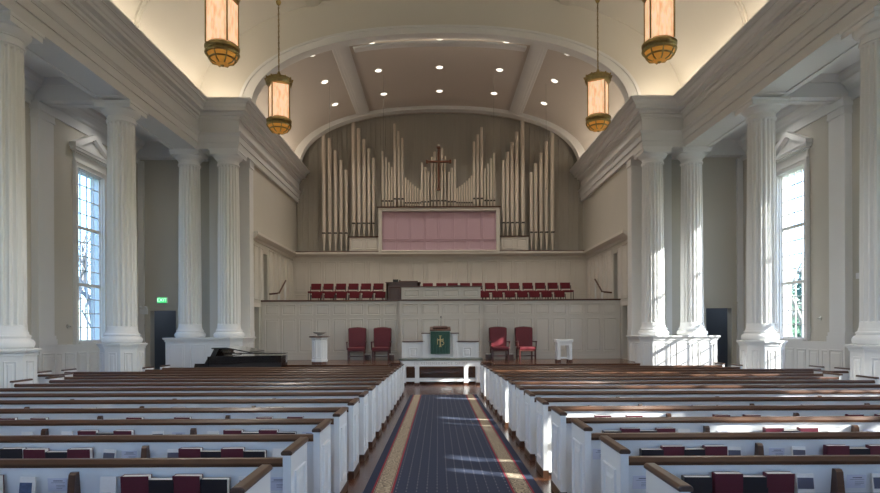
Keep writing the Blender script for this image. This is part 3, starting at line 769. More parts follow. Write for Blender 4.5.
# small white stand
o = thing('flower_stand', 'small white open stand with four legs right of the armchairs', 'stand', (pxx(563.5, 20.9), 20.9, PZ))
MB().box(-.29, .29, -.22, .22, .70, .79).build('stand_top', 'white', o, bevel=.006)
MB().box(-.25, .25, -.18, .18, .58, .74).build('apron', 'white', o)
for x in (-.2, .2):
    for y in (-.14, .14):
        MB().box(x-.055, x+.055, y-.05, y+.05, .09, .6).build('leg', 'white', o, bevel=.004)
        MB().box(x-.065, x+.065, y-.06, y+.06, 0, .09).build('foot_block', 'darkwood', o)
MB().box(-.2, .2, -.12, .12, .12, .17).build('shelf', 'white', o)

# ------------------------------------------------------------------ piano
pzf = fz(18)
o = thing('grand_piano', 'black lacquered grand piano standing before the left chancel pedestal', 'piano', (-7.10, 17.9, pzf)); o.scale = (.91, 1, 1)
rim = [(.0, .72), (.0, -.72), (.85, -.72)]
for k in range(1, 13):
    t = k/12; x = .85+1.75*t; y = -.72+.50*(.5-.5*math.cos(PI*min(1, t*1.15)))
    rim.append((x, y))
rim += [(2.66, .05), (2.62, .45), (2.45, .66), (2.25, .72)]
rim2 = [(.42, .72), (.42, -.72)]+rim[2:]
MB().prism(rim2, 'z', .66, 1.06).build('rim', 'black', o, smooth=True)
MB().box(0, .45, -.74, .70, .60, .70).build('keybed', 'black', o, bevel=.006)
MB().prism([(0, .70), (.03, .86), (.34, .86), (.46, 1.06), (.46, .70)], 'y', -.74, -.68).build('cheek', 'black', o)
MB().prism([(0, .70), (.03, .86), (.34, .86), (.46, 1.06), (.46, .70)], 'y', .68, .74).build('cheek', 'black', o)
k_ = MB().box(.06, .22, -.66, .66, .70, .73).build('keyboard', 'piano_key', o)
lid = [(x*1.005+.0, y*1.01) for x, y in rim2 if x > .9]
lid = [(.95, .73), (.95, -.73)]+[(x+.01, y*1.02) for x, y in rim2 if x > .96]
MB().prism(lid, 'z', 1.10, 1.13).xf(Matrix.Translation((2.6, 0, 1.1)) @ Matrix.Rotation(.022, 4, 'Y') @ Matrix.Translation((-2.6, 0, -1.1))).build('lid', 'black', o, bevel=.006)
MB().box(.52, .98, -.73, .73, 0, .02).xf(Matrix.Translation((.0, 0, 1.055))).build('music_shelf', 'black', o)
MB().add([(.50, -.7, 1.06), (.50, .7, 1.06), (.62, .7, 1.28), (.62, -.7, 1.28), (.66, -.7, 1.06), (.66, .7, 1.06), (.78, .7, 1.28), (.78, -.7, 1.28)], [(0, 3, 2, 1), (4, 5, 6, 7), (0, 1, 5, 4), (1, 2, 6, 5), (2, 3, 7, 6), (3, 0, 4, 7)]).build('music_desk', 'black', o)
MB().prism([(.55, 1.31), (1.02, 1.32), (1.75, 1.19), (1.75, 1.16), (1.02, 1.285), (.55, 1.275)], 'y', -.72, .72).build('lid_flap', 'black', o)
for x, y in ((.35, -.6), (.35, .6), (2.2, .2)):
    l = MB().lathe([(.04, .03), (.05, .3), (.08, .58), (.08, .63)], 8, (x, y)).build('leg', 'black', o, smooth=True)
    MB().lathe([(.03, 0), (.035, .03)], 8, (x, y)).build('caster', 'brass', l)
MB().box(.42, .46, -.12, .12, .12, .62).box(.3, .5, -.14, .14, .08, .14).build('pedal_lyre', 'black', o)
o = thing('bench', 'low black bench on the floor just right of the piano tail', 'bench', (-4.2, 18.3, pzf))
MB().prism([(-.30, .49), (.22, .49), (.34, .54), (-.30, .54)], 'y', -.2, .2).build('seat', 'blackmatt', o)
for x in (-.24, .18):
    for y in (-.15, .15): MB().box(x-.025, x+.025, y-.025, y+.025, 0, .49).build('leg', 'blackmetal', o)

# ------------------------------------------------------------------ columns and pedestals
NF = 18
def flute(i, z):
    if z < 0.34+.12 or z > 6.02-.12: return 0
    k = i % 6
    return (0, .035, .052, .058, .052, .035)[k]
def column_proto(label, loc, group, h=6.56):
    o = thing('column', label, 'column', loc, 0, group)
    b = MB().lathe([(.455, 0), (.495, .03), (.51, .08), (.505, .125), (.475, .17), (.435, .19), (.435, .21), (.45, .225), (.445, .25), (.41, .27), (.395, .33)], 48)
    b.build('base', 'shaft', o, smooth=True)
    H = h-.50
    pr = [(.392, .31), (.382, .38), (.378, .45)]
    for k in range(13):
        t = k/12; z = .47+(H-.06-.47)*t
        pr.append((.378-.038*t**1.6, z))
    pr += [(.338, H-.02), (.342, H+.02)]
    def fl(i, z): return 0 if (z < .46 or z > H-.05) else (0, .01, .10, .155, .17, .155, .10, .01)[i % 8]
    MB().lathe(pr, NF*8, flute=fl).build('shaft', 'shaft', o, smooth=True)
    c = MB().lathe([(.345, H+.0), (.375, H+.01), (.375, H+.05), (.35, H+.06), (.35, H+.16), (.375, H+.17), (.375, H+.19), (.385, H+.20), (.44, H+.245), (.475, H+.295), (.48, H+.32)], 48)
    c.build('capital', 'shaft', o, smooth=True)
    MB().box(-.475, .475, -.475, .475, H+.32, H+.43).box(-.50, .50, -.50, .50, H+.43, h).build('abacus', 'shaft', o)
    return o
def octo(f):
    R = f/math.cos(PI/8)
    return [(R*math.cos(PI/8+k*PI/4), R*math.sin(PI/8+k*PI/4)) for k in range(8)]
def grow(poly, d):
    n = len(poly); out = []
    for i in range(n):
        a = Vector(poly[i-1]); b = Vector(poly[i]); c = Vector(poly[(i+1) % n])
        d1 = (b-a).normalized(); d2 = (c-b).normalized(); n1 = Vector((d1.y, -d1.x)); n2 = Vector((d2.y, -d2.x))
        o = (n1+n2)/(1+n1.dot(n2)); out.append(tuple(b+o*d))
    return out
def pedestal(label, cx, cy, z0, z1, poly, group=None, name='pedestal'):
    """poly: counter-clockwise plan of the die"""
    o = thing(name, label, 'pedestal', (cx, cy, z0), 0, group)
    H = z1-z0
    mb = MB().prism(poly, 'z', 0, H-.06); n = len(poly)
    for i in range(n):
        a = Vector(poly[i]); b = Vector(poly[(i+1) % n]); w = (b-a).length; d = (b-a)/w
        if w < .2: continue
        m = max(1, round(w/.75)); e = .10 if w < .6 else .09
        for k in range(m):
            mb.ring((a.x, a.y, 0), (d.x, d.y, 0), (0, 0, 1), (d.y, -d.x, 0), w*k/m+e, w*(k+1)/m-e, .3, H-.24, .035, .018, .02)
    mb.build('die', 'trimwhite', o)
    MB().prism(grow(poly, .025), 'z', H-.14, H-.08).prism(grow(poly, .05), 'z', H-.08, H-.05).prism(grow(poly, .075), 'z', H-.05, H).build('cap', 'trimwhite', o, bevel=.006)
    MB().prism(grow(poly, .035), 'z', 0, .2).prism(grow(poly, .018), 'z', .2, .24).build('plinth', 'trimwhite', o)
    return o
PT = 1.21
proto = None
names = {16.40: 'white fluted column beside the %s window, between nearer and far columns', 11.95: 'nearest big white fluted column at the %s picture edge', 7.95: 'white fluted column on the %s just outside the frame', 4.15: 'white fluted column on the %s beside the rear pews'}
for s in (-1, 1):
    for y in BAYS[1:]:
        pedestal({16.40: 'white eight-sided pedestal under the column beside the %s window', 11.95: 'nearest white eight-sided pedestal at the %s picture edge', 7.95: 'white eight-sided pedestal on the %s just outside the frame', 4.15: 'white eight-sided pedestal on the %s beside the rear pews'}[y] % SD[s],
                 s*8.74, y, fz(y+.6), PT, octo(.505), 'column pedestals')
        lab = names[y] % SD[s]
        if proto is None: proto = column_proto(lab, (s*8.74, y, PT), 'nave columns', T0-.03-PT)
        else: dup(proto, (s*8.74, y, PT), 0, lab)
p2 = None
for s in (-1, 1):
    cxx, cyy = s*8.1, 20.95
    poly = [(6.79-8.1, .78), (6.79-8.1, -.48), (7.10-8.1, -.79), (9.27-8.1, -.79), (9.27-8.1, .78)]
    if s < 0: poly = [(-x, y) for x, y in reversed(poly)]
    pedestal('wide white panelled pedestal carrying two columns at the %s of the chancel' % SD[s], cxx, cyy, FZ, PT+.09, poly, 'double pedestals', 'double_pedestal')
    for x, w in ((8.7, 'outer'), (7.35, 'inner')):
        lab = '%s one of the two far white fluted columns at the chancel %s' % (w, SD[s])
        if p2 is None: p2 = column_proto(lab, (s*x, 20.8, PT+.09), 'chancel columns', T0-PT-.09)
        else: dup(p2, (s*x, 20.8, PT+.09), 0, lab)

# ------------------------------------------------------------------ windows
wn = 0
for s in (-1, 1):
    for y in WY:
        wn += 1
        w = bpy.data.objects.new('window_%d' % wn, None); COL.objects.link(w); w.location = (s*HW, y, 0); struct(w)
        # casing
        mb = MB(); X0 = -.07
        mb.box(X0, .01, -WW-.175, -WW+.001, WZ0-.04, WZ1+.17).box(X0, .01, WW-.001, WW+.175, WZ0-.04, WZ1+.17).box(X0+.001, .01, -WW, WW, WZ1, WZ1+.17)
        mb.box(X0-.03, .0, -WW-.182, -WW-.13, WZ0-.05, WZ1+.13).box(X0-.03, .0, WW+.13, WW+.182, WZ0-.05, WZ1+.13).box(X0-.031, .0, -WW-.184, WW+.184, WZ1+.13, WZ1+.182)
        mb.box(-.14, .25, -WW-.05, WW+.05, WZ0-.07, WZ0)
        # jambs
        mb.box(0, .3, -WW-.0, -WW+.03, WZ0, WZ1).box(0, .3, WW-.03, WW, WZ0, WZ1).box(0, .3, -WW, WW, WZ1-.03, WZ1)
        # frieze, cornice and pediment
        mb.box(-.05, 0, -WW-.15, WW+.15, WZ1+.18, WZ1+.42)
        mb.box(-.10, 0, -WW-.22, WW+.22, WZ1+.42, WZ1+.47).box(-.17, 0, -WW-.30, WW+.30, WZ1+.47, WZ1+.55).box(-.20, 0, -WW-.34, WW+.34, WZ1+.55, WZ1+.60)
        zb = WZ1+.60; hw = WW+.34; rise = .55
        mb.prism([(-hw+.08, zb), (hw-.08, zb), (0, zb+rise-.08)], 'x', -.06, .005)
        for q in (-1, 1):
            mb.prism([(q*hw, zb), (q*hw, zb+.08), (0, zb+rise+.06), (0, zb+rise-.10), (q*(hw-.2), zb)], 'x', -.20, 0)
        if s < 0: mb = mb.mirror_x()
        mb.build('window_casing', 'trimwhite', w)
        # sashes
        mb = MB(); a, b = .07, .13
        zs = [WZ0, WZ0+(WZ1-WZ0)/3, WZ0+2*(WZ1-WZ0)/3, WZ1]
        mb.box(a, b, -WW, -WW+.07, WZ0, WZ1).box(a, b, WW-.07, WW, WZ0, WZ1)
        for i, z in enumerate(zs): mb.box(a-.01, b, -WW, WW, z-(.0 if i == 0 else .045), z+(.0 if i == 3 else .045))
        for i in range(3):
            for k in range(1, 4):
                z = zs[i]+(zs[i+1]-zs[i])*k/4; mb.box(a+.01, b-.01, -WW, WW, z-.013, z+.013)
        for k in range(1, 4):
            yy = -WW+2*WW*k/4; mb.box(a+.01, b-.01, yy-.013, yy+.013, WZ0, WZ1)
        if s < 0: mb = mb.mirror_x()
        mb.build('window_sash', 'trimwhite', w)
        g = MB().box(.095, .101, -WW+.05, WW-.05, WZ0, WZ1)
        if s < 0: g = g.mirror_x()
        g.build('window_pane', 'glass', w)

# ------------------------------------------------------------------ carpet
mb = MB(); m_ = 40; ys = [-4+(16.3+4)*k/m_ for k in range(m_+1)]
mb.add([(-.90, -4, fz(-4)+.002), (.90, -4, fz(-4)+.002), (.90, 16.3, fz(16.3)+.002), (-.90, 16.3, fz(16.3)+.002),
        (-.90, -4, fz(-4)+.014), (.90, -4, fz(-4)+.014), (.90, 16.3, fz(16.3)+.014), (-.90, 16.3, fz(16.3)+.014)],
       [(0, 3, 2, 1), (4, 5, 6, 7), (0, 1, 5, 4), (1, 2, 6, 5), (2, 3, 7, 6), (3, 0, 4, 7)])
tag(mb.build('aisle_carpet', 'carpet', loc=(.03, 0, 0)), 'navy dotted aisle runner with two beige patterned stripes edged in red', 'carpet')

# ------------------------------------------------------------------ pews
P0 = 2.90; DP = .94; NP = 15
def rail_prof(y0, y1, z0, z1):
    r = .018
    return [(y0+r*.3, z0), (y0, z0+r), (y0, z1-r*1.6), (y0+r, z1-.004), (y0+.03, z1), (y1-.02, z1), (y1, z1-r), (y1, z0+r*.5), (y1-r, z0)]
BR = [2.45, 3.87, 5.33, 6.78]
def pew_proto(s, L, label, loc, group):
    o = thing('pew', label, 'pew', loc, 0, group)
    def fin(mb): return mb if s > 0 else mb.mirror_x()
    for u0 in (0, L-.052):
        mb = MB().box(u0, u0+.052, 0, .47, .09, .823)
        face, nn = (u0, -1) if u0 == 0 else (u0+.052, 1)
        mb.ring((face, .0, 0), (0, 1, 0), (0, 0, 1), (nn, 0, 0), .09, .38, .18, .70, .03, .014, .03)
        e = fin(mb).build('end_panel', 'white', o)
        fin(MB().prism([(u0-.006, .820), (u0-.011, .828), (u0-.010, .840), (u0+.002, .852), (u0+.050, .852), (u0+.062, .840), (u0+.063, .828), (u0+.058, .820)], 'y', -.014, .485)).build('end_cap', 'capwood', e, bevel=.005)
        fin(MB().box(u0-.006, u0+.058, -.007, .477, 0, .09)).build('end_base', 'capwood', e)
    a, b = .053, L-.053
    fin(MB().prism([(.025, .77), (.075, .30), (.075, .05), (.100, .05), (.100, .31), (.050, .77)], 'x', a, b)).build('backrest', 'white', o)
    fin(MB().prism(rail_prof(.002, .066, .744, .797), 'x', a, b)).build('top_rail', 'pewwood', o)
    fin(MB().prism([(.10, .40), (.44, .425), (.46, .44), (.44, .455), (.10, .43)], 'x', a, b)).build('seat', 'pewwood', o)
    fin(MB().box(a, b, .39, .41, .05, .43)).build('seat_apron', 'white', o)
    r = fin(MB().box(a+.2, b-.2, -.055, .055, .460, .473).box(a+.2, b-.2, -.065, -.053, .453, .505)).build('book_rack', 'pewwood', o)
    for u in BR:
        if u < 1.055+L-.1:
            c = u-1.055
            fin(MB().prism([(-.045, .45), (-.012, .70), (.005, .715), (.04, .715), (.058, .45)], 'x', c-.022, c+.022)).build('rack_bracket', 'pewwood', r)
    return o
SH, LG = 5.66, 6.55
pro = {}
PEWY = [P0+DP*k for k in range(NP)]
where = {0: 'nearest the camera', NP-1: 'at the very front by the chancel'}
for k in range(NP):
    for s in (-1, 1):
        L = 6.48 if k <= 9 else 6.88 if k == 10 else 7.95 if k <= 12 else 6.5
        w = where.get(k, '%s from the camera' % ordinal(k))
        lab = 'white pew with brown rails %s of the aisle, %s' % (SD[s], w)
        y = PEWY[k]; loc = (s*1.055, y, fz(y+.3)-.004)
        g = '%s block of pews' % SD[s]
        if (s, L) not in pro: pro[(s, L)] = pew_proto(s, L, lab, loc, g)
        else: c = dup(pro[(s, L)], loc, 0, lab)

# ------------------------------------------------------------------ pew rack contents
protos = {}
def book_proto(kind):
    m = {'R': 'bookred', 'B': 'bookblack', 'O': 'bookblack'}[kind]
    h = {'R': .228, 'B': .205, 'O': .235}[kind]; w = .17; t = .055
    o = bpy.data.objects.new({'R': 'hymnal', 'B': 'bible', 'O': 'hymnal'}[kind], None); o.empty_display_size = .05; COL.objects.link(o)
    o['category'] = 'book'
    MB().box(-w/2, w/2, -t/2, -t/2+.004, 0, h).box(-w/2, w/2, t/2-.004, t/2, 0, h).box(-w/2-.004, -w/2+.002, -t/2, t/2, 0, h).build('cover', m, o)
    MB().box(-w/2+.002, w/2-.004, -t/2+.004, t/2-.004, .003, h-.002).build('pages', 'page', o)
    if kind == 'O': MB().box(-w/2+.01, w/2, -t/2-.002, -t/2, 0, .07).build('printed_band', 'orange', o)
    return o
def pamph_proto(kind):
    o = bpy.data.objects.new('pamphlet', None); o.empty_display_size = .05; COL.objects.link(o); o['category'] = 'pamphlet'
    MB().box(-.052, .052, -.006, .006, 0, .215).build('sheets', 'page', o)
    if kind == 'P': MB().box(-.048, .048, -.008, -.006, .12, .19).build('cover_print', 'ink', o)
    elif kind == 'Q': MB().box(-.050, .035, -.008, -.006, .02, .18).build('cover_print', 'photo', o)
    else: MB().box(-.045, .045, -.007, -.006, .05, .053).box(-.045, .045, -.007, -.006, .08, .083).box(-.045, .02, -.007, -.006, .11, .114).build('cover_print', 'ink', o)
    return o
def card_proto():
    o = bpy.data.objects.new('welcome_card', None); o.empty_display_size = .05; COL.objects.link(o); o['category'] = 'card'
    MB().box(-.062, .062, -.002, .0, 0, .088).build('card_stock', 'card', o)
    MB().box(-.025, .035, -.003, -.002, .068, .073).box(-.04, .05, -.003, -.002, .057, .059).box(-.008, .05, -.003, -.002, .040, .042).box(-.008, .05, -.003, -.002, .030, .032).box(-.008, .03, -.003, -.002, .020, .022).build('print', 'ink', o)
    return o
used = set()
cnt = {}
def put(kind, X, k, s, dz=0.):
    if kind not in protos:
        protos[kind] = book_proto(kind) if kind in 'RBO' else card_proto() if kind == 'C' else pamph_proto(kind)
        o = protos[kind]
    else: o = dup(protos[kind])
    y0 = PEWY[k]; f = fz(y0+.3)-.004
    if kind in 'RBO':
        o.location = (X, y0+.008, f+.4735); o.rotation_euler = (.03+random.uniform(-.02, .02), 0, random.uniform(-.05, .05))
        o.location.y = y0-.012
    elif kind == 'C':
        o.location = (X, y0+.03, f+.585); o.rotation_euler = (-.125+.246*0, 0, 0); o.location.y = y0+.040; o.rotation_euler = (.108, 0, 0)
    else:
        o.location = (X, y0-.02, f+.4735); o.rotation_euler = (-.12, random.uniform(-.03, .03), random.uniform(-.15, .15))
    nm = {'R': 'red hymnal', 'O': 'dark hymnal with orange printed band', 'B': 'black book', 'C': 'white welcome card', 'P': 'leaflet with dark print', 'Q': 'leaflet with blue picture cover', 'W': 'white leaflet'}[kind]
    key = (nm, k, s); cnt[key] = cnt.get(key, 0)+1
    o['_k'] = str(key); o['_x'] = abs(X)
    o['group'] = {'R': 'hymnals', 'O': 'hymnals', 'B': 'black books', 'C': 'welcome cards', 'P': 'leaflets', 'Q': 'leaflets', 'W': 'leaflets'}[kind]+' in the %s pew racks' % SD[s]
    used.add(o.name); items.append((o, nm, k, s, abs(X)))
items = []
def rowpx(k, s, lst):
    Y = PEWY[k]+.02
    for kind, a, b in lst:
        put(kind, ((a+b)/2-438)*Y/600+CX, k, s)
rowpx(1, -1, [('R', -22, 5), ('Q', 20, 38), ('C', 46, 65), ('W', 102, 118), ('R', 125.5, 153), ('B', 152.5, 176), ('R', 176, 204), ('B', 204, 230), ('P', 242, 255), ('C', 269, 284)])
rowpx(2, -1, [('O', 5, 28), ('R', 29, 50), ('B', 50, 71), ('R', 72, 94), ('P', 104, 115), ('C', 120, 136), ('P', 168, 181), ('R', 182, 203), ('B', 203, 223), ('R', 224, 245), ('B', 246, 266), ('W', 275, 283), ('C', 292, 304)])
rowpx(3, -1, [('W', 22, 34), ('W', 63, 72), ('R', 82, 99), ('B', 100, 116), ('R', 117, 135), ('P', 154, 164), ('C', 171, 184), ('W', 209, 218), ('R', 226, 243), ('B', 244, 260), ('R', 261, 278), ('B', 279, 296), ('C', 303, 313)])
rowpx(4, -1, [('R', 3, 18), ('B', 18, 33), ('R', 34, 50), ('R', 129, 144), ('B', 145, 159), ('B', 160, 175), ('R', 176, 192), ('W', 112, 120), ('C', 206, 216), ('R', 258, 273), ('B', 273, 288), ('R', 288, 304), ('C', 322, 332)])
rowpx(5, -1, [('R', 84, 97), ('B', 98, 110), ('P', 61, 68), ('R', 173, 186), ('B', 187, 199), ('R', 270, 283), ('B', 283, 296)])
rowpx(1, 1, [('C', 634, 651), ('B', 681, 707), ('R', 710, 738), ('B', 737, 761), ('R', 761, 788), ('P', 795, 810), ('C', 848, 866), ('P', 871, 886)])
rowpx(2, 1, [('C', 595, 606), ('B', 640, 659), ('R', 660, 681), ('B', 682, 701), ('R', 702, 723), ('P', 726, 738), ('C', 769, 785), ('P', 790, 802), ('R', 822, 844), ('B', 845, 863), ('R', 864, 886)])
rowpx(3, 1, [('B', 602, 619), ('R', 620, 637), ('B', 638, 654), ('R', 655, 672), ('W', 678, 688), ('C', 717, 731), ('R', 762, 779), ('B', 779, 795), ('R', 796, 813), ('W', 826, 837), ('C', 863, 876)])
rowpx(4, 1, [('R', 594, 609), ('B', 610, 624), ('R', 625, 640), ('C', 646, 656), ('R', 712, 727), ('B', 727, 741), ('R', 742, 757), ('W', 765, 773), ('R', 844, 860), ('B', 860, 873), ('R', 873, 888)])
rowpx(5, 1, [('R', 588, 601), ('B', 601, 613), ('R', 691, 704), ('B', 704, 716), ('R', 716, 729), ('R', 800, 813), ('B', 813, 825)])
from collections import defaultdict
gr = defaultdict(list)
for it in items: gr[(it[1], it[2], it[3])].append(it)
for (nm, k, s), lst in gr.items():
    lst.sort(key=lambda t: t[4])
    base = '%s in the %s pew rack %s from camera' % (nm, SD[s], ordinal(k-1))
    for i, it in enumerate(lst):
        it[0]['label'] = base if len(lst) == 1 else '%s, %s from aisle' % (base, ordinal(i))
        for q in ('_k', '_x'):
            if q in it[0]: del it[0][q]

# ------------------------------------------------------------------ lanterns
def lantern(label, loc, rz):
    o = thing('pendant_lantern', label, 'lantern', loc, rz, 'hanging brass lanterns')
    n = 4
    MB().lathe([(.06, -.03), (.14, .0), (.20, .03), (.27, .12), (.31, .20)], 24).build('amber_dome', 'amber', o, smooth=True)
    mb = MB().lathe([(.33, .17), (.345, .20), (.33, .23), (.31, .25), (.34, .28), (.345, .33), (.31, .35), (.29, .38)], 24)
    mb.lathe([(.0+.005, -.06), (.03, -.045), (.05, -.02), (.13, -.005), (.14, .015), (.10, .03)], 12)
    for k in range(8):
        a = k*PI/4; p = [(r*math.cos(a), r*math.sin(a), z) for r, z in ((.13, .0), (.215, .025), (.285, .11), (.33, .2))]
        mb.tube(p, .014, 5)
    mb.lathe([(.26, .075), (.275, .09), (.26, .105)], 24)
    mb.build('bottom_band', 'brass', o, smooth=True)
    MB().lathe([(.322, .36), (.322, 1.30)], n).build('glass_panels', 'alab', o)
    for k in range(n):
        a = 2*PI*k/n
        MB().tube([(.325*math.cos(a), .325*math.sin(a), .36), (.325*math.cos(a), .325*math.sin(a), 1.30)], .019, 6).build('corner_bar', 'brass', o)
    mb = MB().lathe([(.29, 1.27), (.33, 1.29), (.35, 1.33), (.36, 1.36), (.345, 1.39), (.355, 1.42), (.345, 1.46), (.30, 1.48), (.22, 1.50), (.10, 1.54), (.05, 1.60), (.03, 1.66)], 24)
    for k in range(12):
        a = 2*PI*k/12; mb.tube([(.35*math.cos(a), .35*math.sin(a), 1.40), (.37*math.cos(a), .37*math.sin(a), 1.47)], .02, 5)
    mb.build('crown', 'brass', o, smooth=True)
    top = 12.72-loc[2]
    zb = 3.58
    mb = MB()
    z = 1.62
    mb.tube([(0, 0, 1.62), (0, 0, zb-.08)], .010, 6)
    i = 0
    while z < zb-.1:
        dx, dy = (.02, 0) if i % 2 else (0, .02)
        mb.tube([(dx, dy, z), (dx, dy, z+.07)], .007, 4); mb.tube([(-dx, -dy, z), (-dx, -dy, z+.07)], .007, 4); z += .08; i += 1
    mb.build('chain', 'chain', o)
    MB().lathe([(.02, zb-.09), (.05, zb-.07), (.075, zb), (.05, zb+.06), (.02, zb+.08)], 16).build('ball', 'brass', o, smooth=True)
    MB().tube([(0, 0, zb+.08), (0, 0, top)], .012, 6).build('rod', 'chain', o)
    MB().lathe([(.03, top-.1), (.14, top-.03), (.15, top)], 16).build('canopy', 'brass', o, smooth=True)
    return o
LX = {(-1, 16.45): (280, 134.2), (1, 16.45): (599, 133), (-1, 12.15): (223.5, 66), (1, 12.15): (660.5, 64.5)}
lp = None
for (s, Y), (px, yb) in LX.items():
    loc = (pxx(px, Y), Y, pz(yb, Y)+.06)
    lab = '%s brass lantern with glowing alabaster panels, hanging over the %s pews' % ('farther' if Y > 14 else 'nearer, larger-looking', SD[s])
    rz = {(-1, 16.45): PI/4+.24+.22, (1, 16.45): PI/4-.24-.22, (-1, 12.15): PI/4+.34-.5, (1, 12.15): PI/4-.34+.25}[(s, Y)]
    if lp is None: lp = lantern(lab, loc, rz)
    else: dup(lp, loc, rz, lab)

# ------------------------------------------------------------------ recessed downlights
def cz(x): return VZ-.06+CB*(1-(abs(x)/CA)**NE)**(1/NE)
rows = [(21.6, 'front'), (24.0, 'middle'), (26.4, 'back')]; xs = [(-4.6, 'leftmost'), (-2.45, 'second from left'), (0, 'central'), (2.4, 'second from right'), (4.6, 'rightmost')]
dp = None
for Y, rn in rows:
    for x, xn in xs:
        z = cz(x); sl = math.atan2(cz(x+.05)-cz(x-.05), .1)
        lab = 'round recessed downlight in the chancel ceiling, %s row, %s' % (rn, xn)
        if dp is None:
            dp = thing('ceiling_downlight', lab, 'ceiling light', (x, Y, z), 0, 'chancel downlights')
            MB().lathe([(.15, -.015), (.165, -.02), (.17, .01)], 24).build('ring', 'white', dp, smooth=True)
            MB().lathe([(.125, -.022), (.125, -.016)], 24).build('lens', 'lamp', dp)
            d = dp
        else: d = dup(dp, (x, Y, z), 0, lab)
        d.rotation_euler = (0, -sl, 0)
        L = bpy.data.lights.new('downlight_beam', 'SPOT'); L.energy = 170; L.color = (1, .91, .80); L.spot_size = 1.9; L.spot_blend = .8; L.shadow_soft_size = .12
        lo = bpy.data.objects.new('downlight_beam', L); COL.objects.link(lo); lo.location = (x, Y, z-.06)

# hanging microphone wires
for px, Y, ytop, ybot, w in ((384.4, 24.5, 60, 200, 'below the second downlight from left'), (494.7, 24.5, 60, 200, 'below the second downlight from right'), (330.5, 24.5, 90, 190, 'before the far left pipes'), (547, 24.5, 90, 190, 'before the far right pipes')):
    x = pxx(px, Y); zt = cz(x); zb = pz(ybot, Y)
    o = thing('hanging_microphone', 'thin hanging microphone wire, '+w, 'microphone', (x, Y, zb), 0, 'hanging microphones')
    MB().tube([(0, 0, .05), (0, 0, zt-zb)], .004, 5).build('wire', 'cable', o); MB().lathe([(.008, 0), (.010, .01), (.010, .06), (.006, .08)], 8).build('mic_capsule', 'cable', o)

# ------------------------------------------------------------------ small wall things
o = thing('exit_sign', 'green illuminated EXIT sign above the dark doorway at left', 'sign', (pxx(161.6, 21.8), 21.86, pz(302, 21.8)))
MB().box(-.19, .19, -.02, .04, 0, .22).build('housing', 'plastic', o); MB().box(-.165, .165, -.03, -.02, .02, .20).build('green_face', 'exitgreen', o)
cu = bpy.data.curves.new('exit', 'FONT'); cu.body = 'EXIT'; cu.size = .17; cu.extrude = .002; cu.align_x = 'CENTER'; cu.align_y = 'CENTER'
to = bpy.data.objects.new('tmp', cu); COL.objects.link(to); bpy.context.view_layer.update()
tme = bpy.data.meshes.new_from_object(to.evaluated_get(bpy.context.evaluated_depsgraph_get())); bpy.data.objects.remove(to); tme.materials.clear(); tme.materials.append(M['exitwhite'])
t = bpy.data.objects.new('lettering', tme); COL.objects.link(t); t.parent = o; t.location = (0, -.033, .11); t.rotation_euler = (PI/2, 0, 0)
Y = 21.3
o = thing('emergency_light', 'white emergency light box on the left end wall beside the doorway', 'light', (pxx(143.5, 21.8), YE, pz(313, 21.8)))
MB().box(-.14, .14, -.10, 0, 0, .20).box(-.14, .14, -.11, -.10, .03, .17).build('housing', 'plastic', o, bevel=.008)
for x in (-.09, .09): MB().lathe([(.05, .0), (.062, .07), (.03, .11)], 12).xf(Matrix.Translation((x, -.07, .21)) @ Matrix.Rotation(.9, 4, 'X')).build('lamp_head', 'plastic', o)
for s, px, py in ((-1, 63.9, 323.8), (1, 817, 319)):
    Y = 11*600/abs(px-438)
    o = thing('wall_bracket', 'small round metal fitting on the %s wall next to the window' % SD[s], 'wall fitting', (s*HW, Y, pz(py+1, Y)))
    MB().tube([(0, 0, 0), (-s*.03, 0, 0)], .06, 16).build('rose', 'chrome', o); MB().tube([(-s*.03, 0, 0), (-s*.10, 0, 0)], .018, 8).build('peg', 'chrome', o)
    MB().tube([(-s*.07, -.07, 0), (-s*.07, .07, 0)], .012, 6).build('cross_bar', 'chrome', o)
Y = 15.5
tag(MB().box(-.03, 0, -.07, .07, -.08, .08).build('thermostat', 'plastic', loc=(HW, 11*600/416.7, pz(277.6, 11*600/416.7)), bevel=.006), 'small white thermostat on the right wall beside the pilaster', 'thermostat')

# ------------------------------------------------------------------ outdoors
struct(MB().box(-70, 70, -40, 90, -1.3, -1.2).build('ground', 'grass'))
def tree(x, y, h, seed, ev=False, label=''):
    R = random.Random(seed); o = thing('bare_tree' if not ev else 'evergreen_tree', label, 'tree', (x, y, -1.2), 0, 'trees outside')
    mb = MB()
    def br(p, d, l, r, lev):
        q = p+d*l*.5+Vector((R.uniform(-.1, .1), R.uniform(-.1, .1), 0))*l*.3; e = p+d*l
        mb.tube([p, q, e], r, 5 if lev < 2 else 3, r*.6)
        if lev >= 4: return
        for _ in range(3 if lev < 3 else 4):
            ax = Vector((R.uniform(-1, 1), R.uniform(-1, 1), R.uniform(-.2, .6))).normalized()
            nd = (d+ax*.75).normalized()
            br(p+d*l*R.uniform(.45, 1), nd, l*R.uniform(.55, .75), r*.55, lev+1)
    br(Vector((0, 0, 0)), Vector((0, 0, 1)), h*.38, h*.022, 0)
    mb.build('trunk', 'bark', o)
    if ev:
        lf = MB()
        for i in range(1500):
            t = R.random(); z = h*(.12+.88*t); rr = (1-t)*h*.24*math.sqrt(R.random()); a = R.uniform(0, 2*PI)
            c = Vector((rr*math.cos(a), rr*math.sin(a), z)); u = Vector((R.uniform(-1, 1), R.uniform(-1, 1), R.uniform(-.5, .5))).normalized()*.28; v = u.orthogonal().normalized()*.14
            lf.add([c-u, c+v, c+u, c-v], [(0, 1, 2, 3)])
        lf.build('foliage', 'leaf', o)
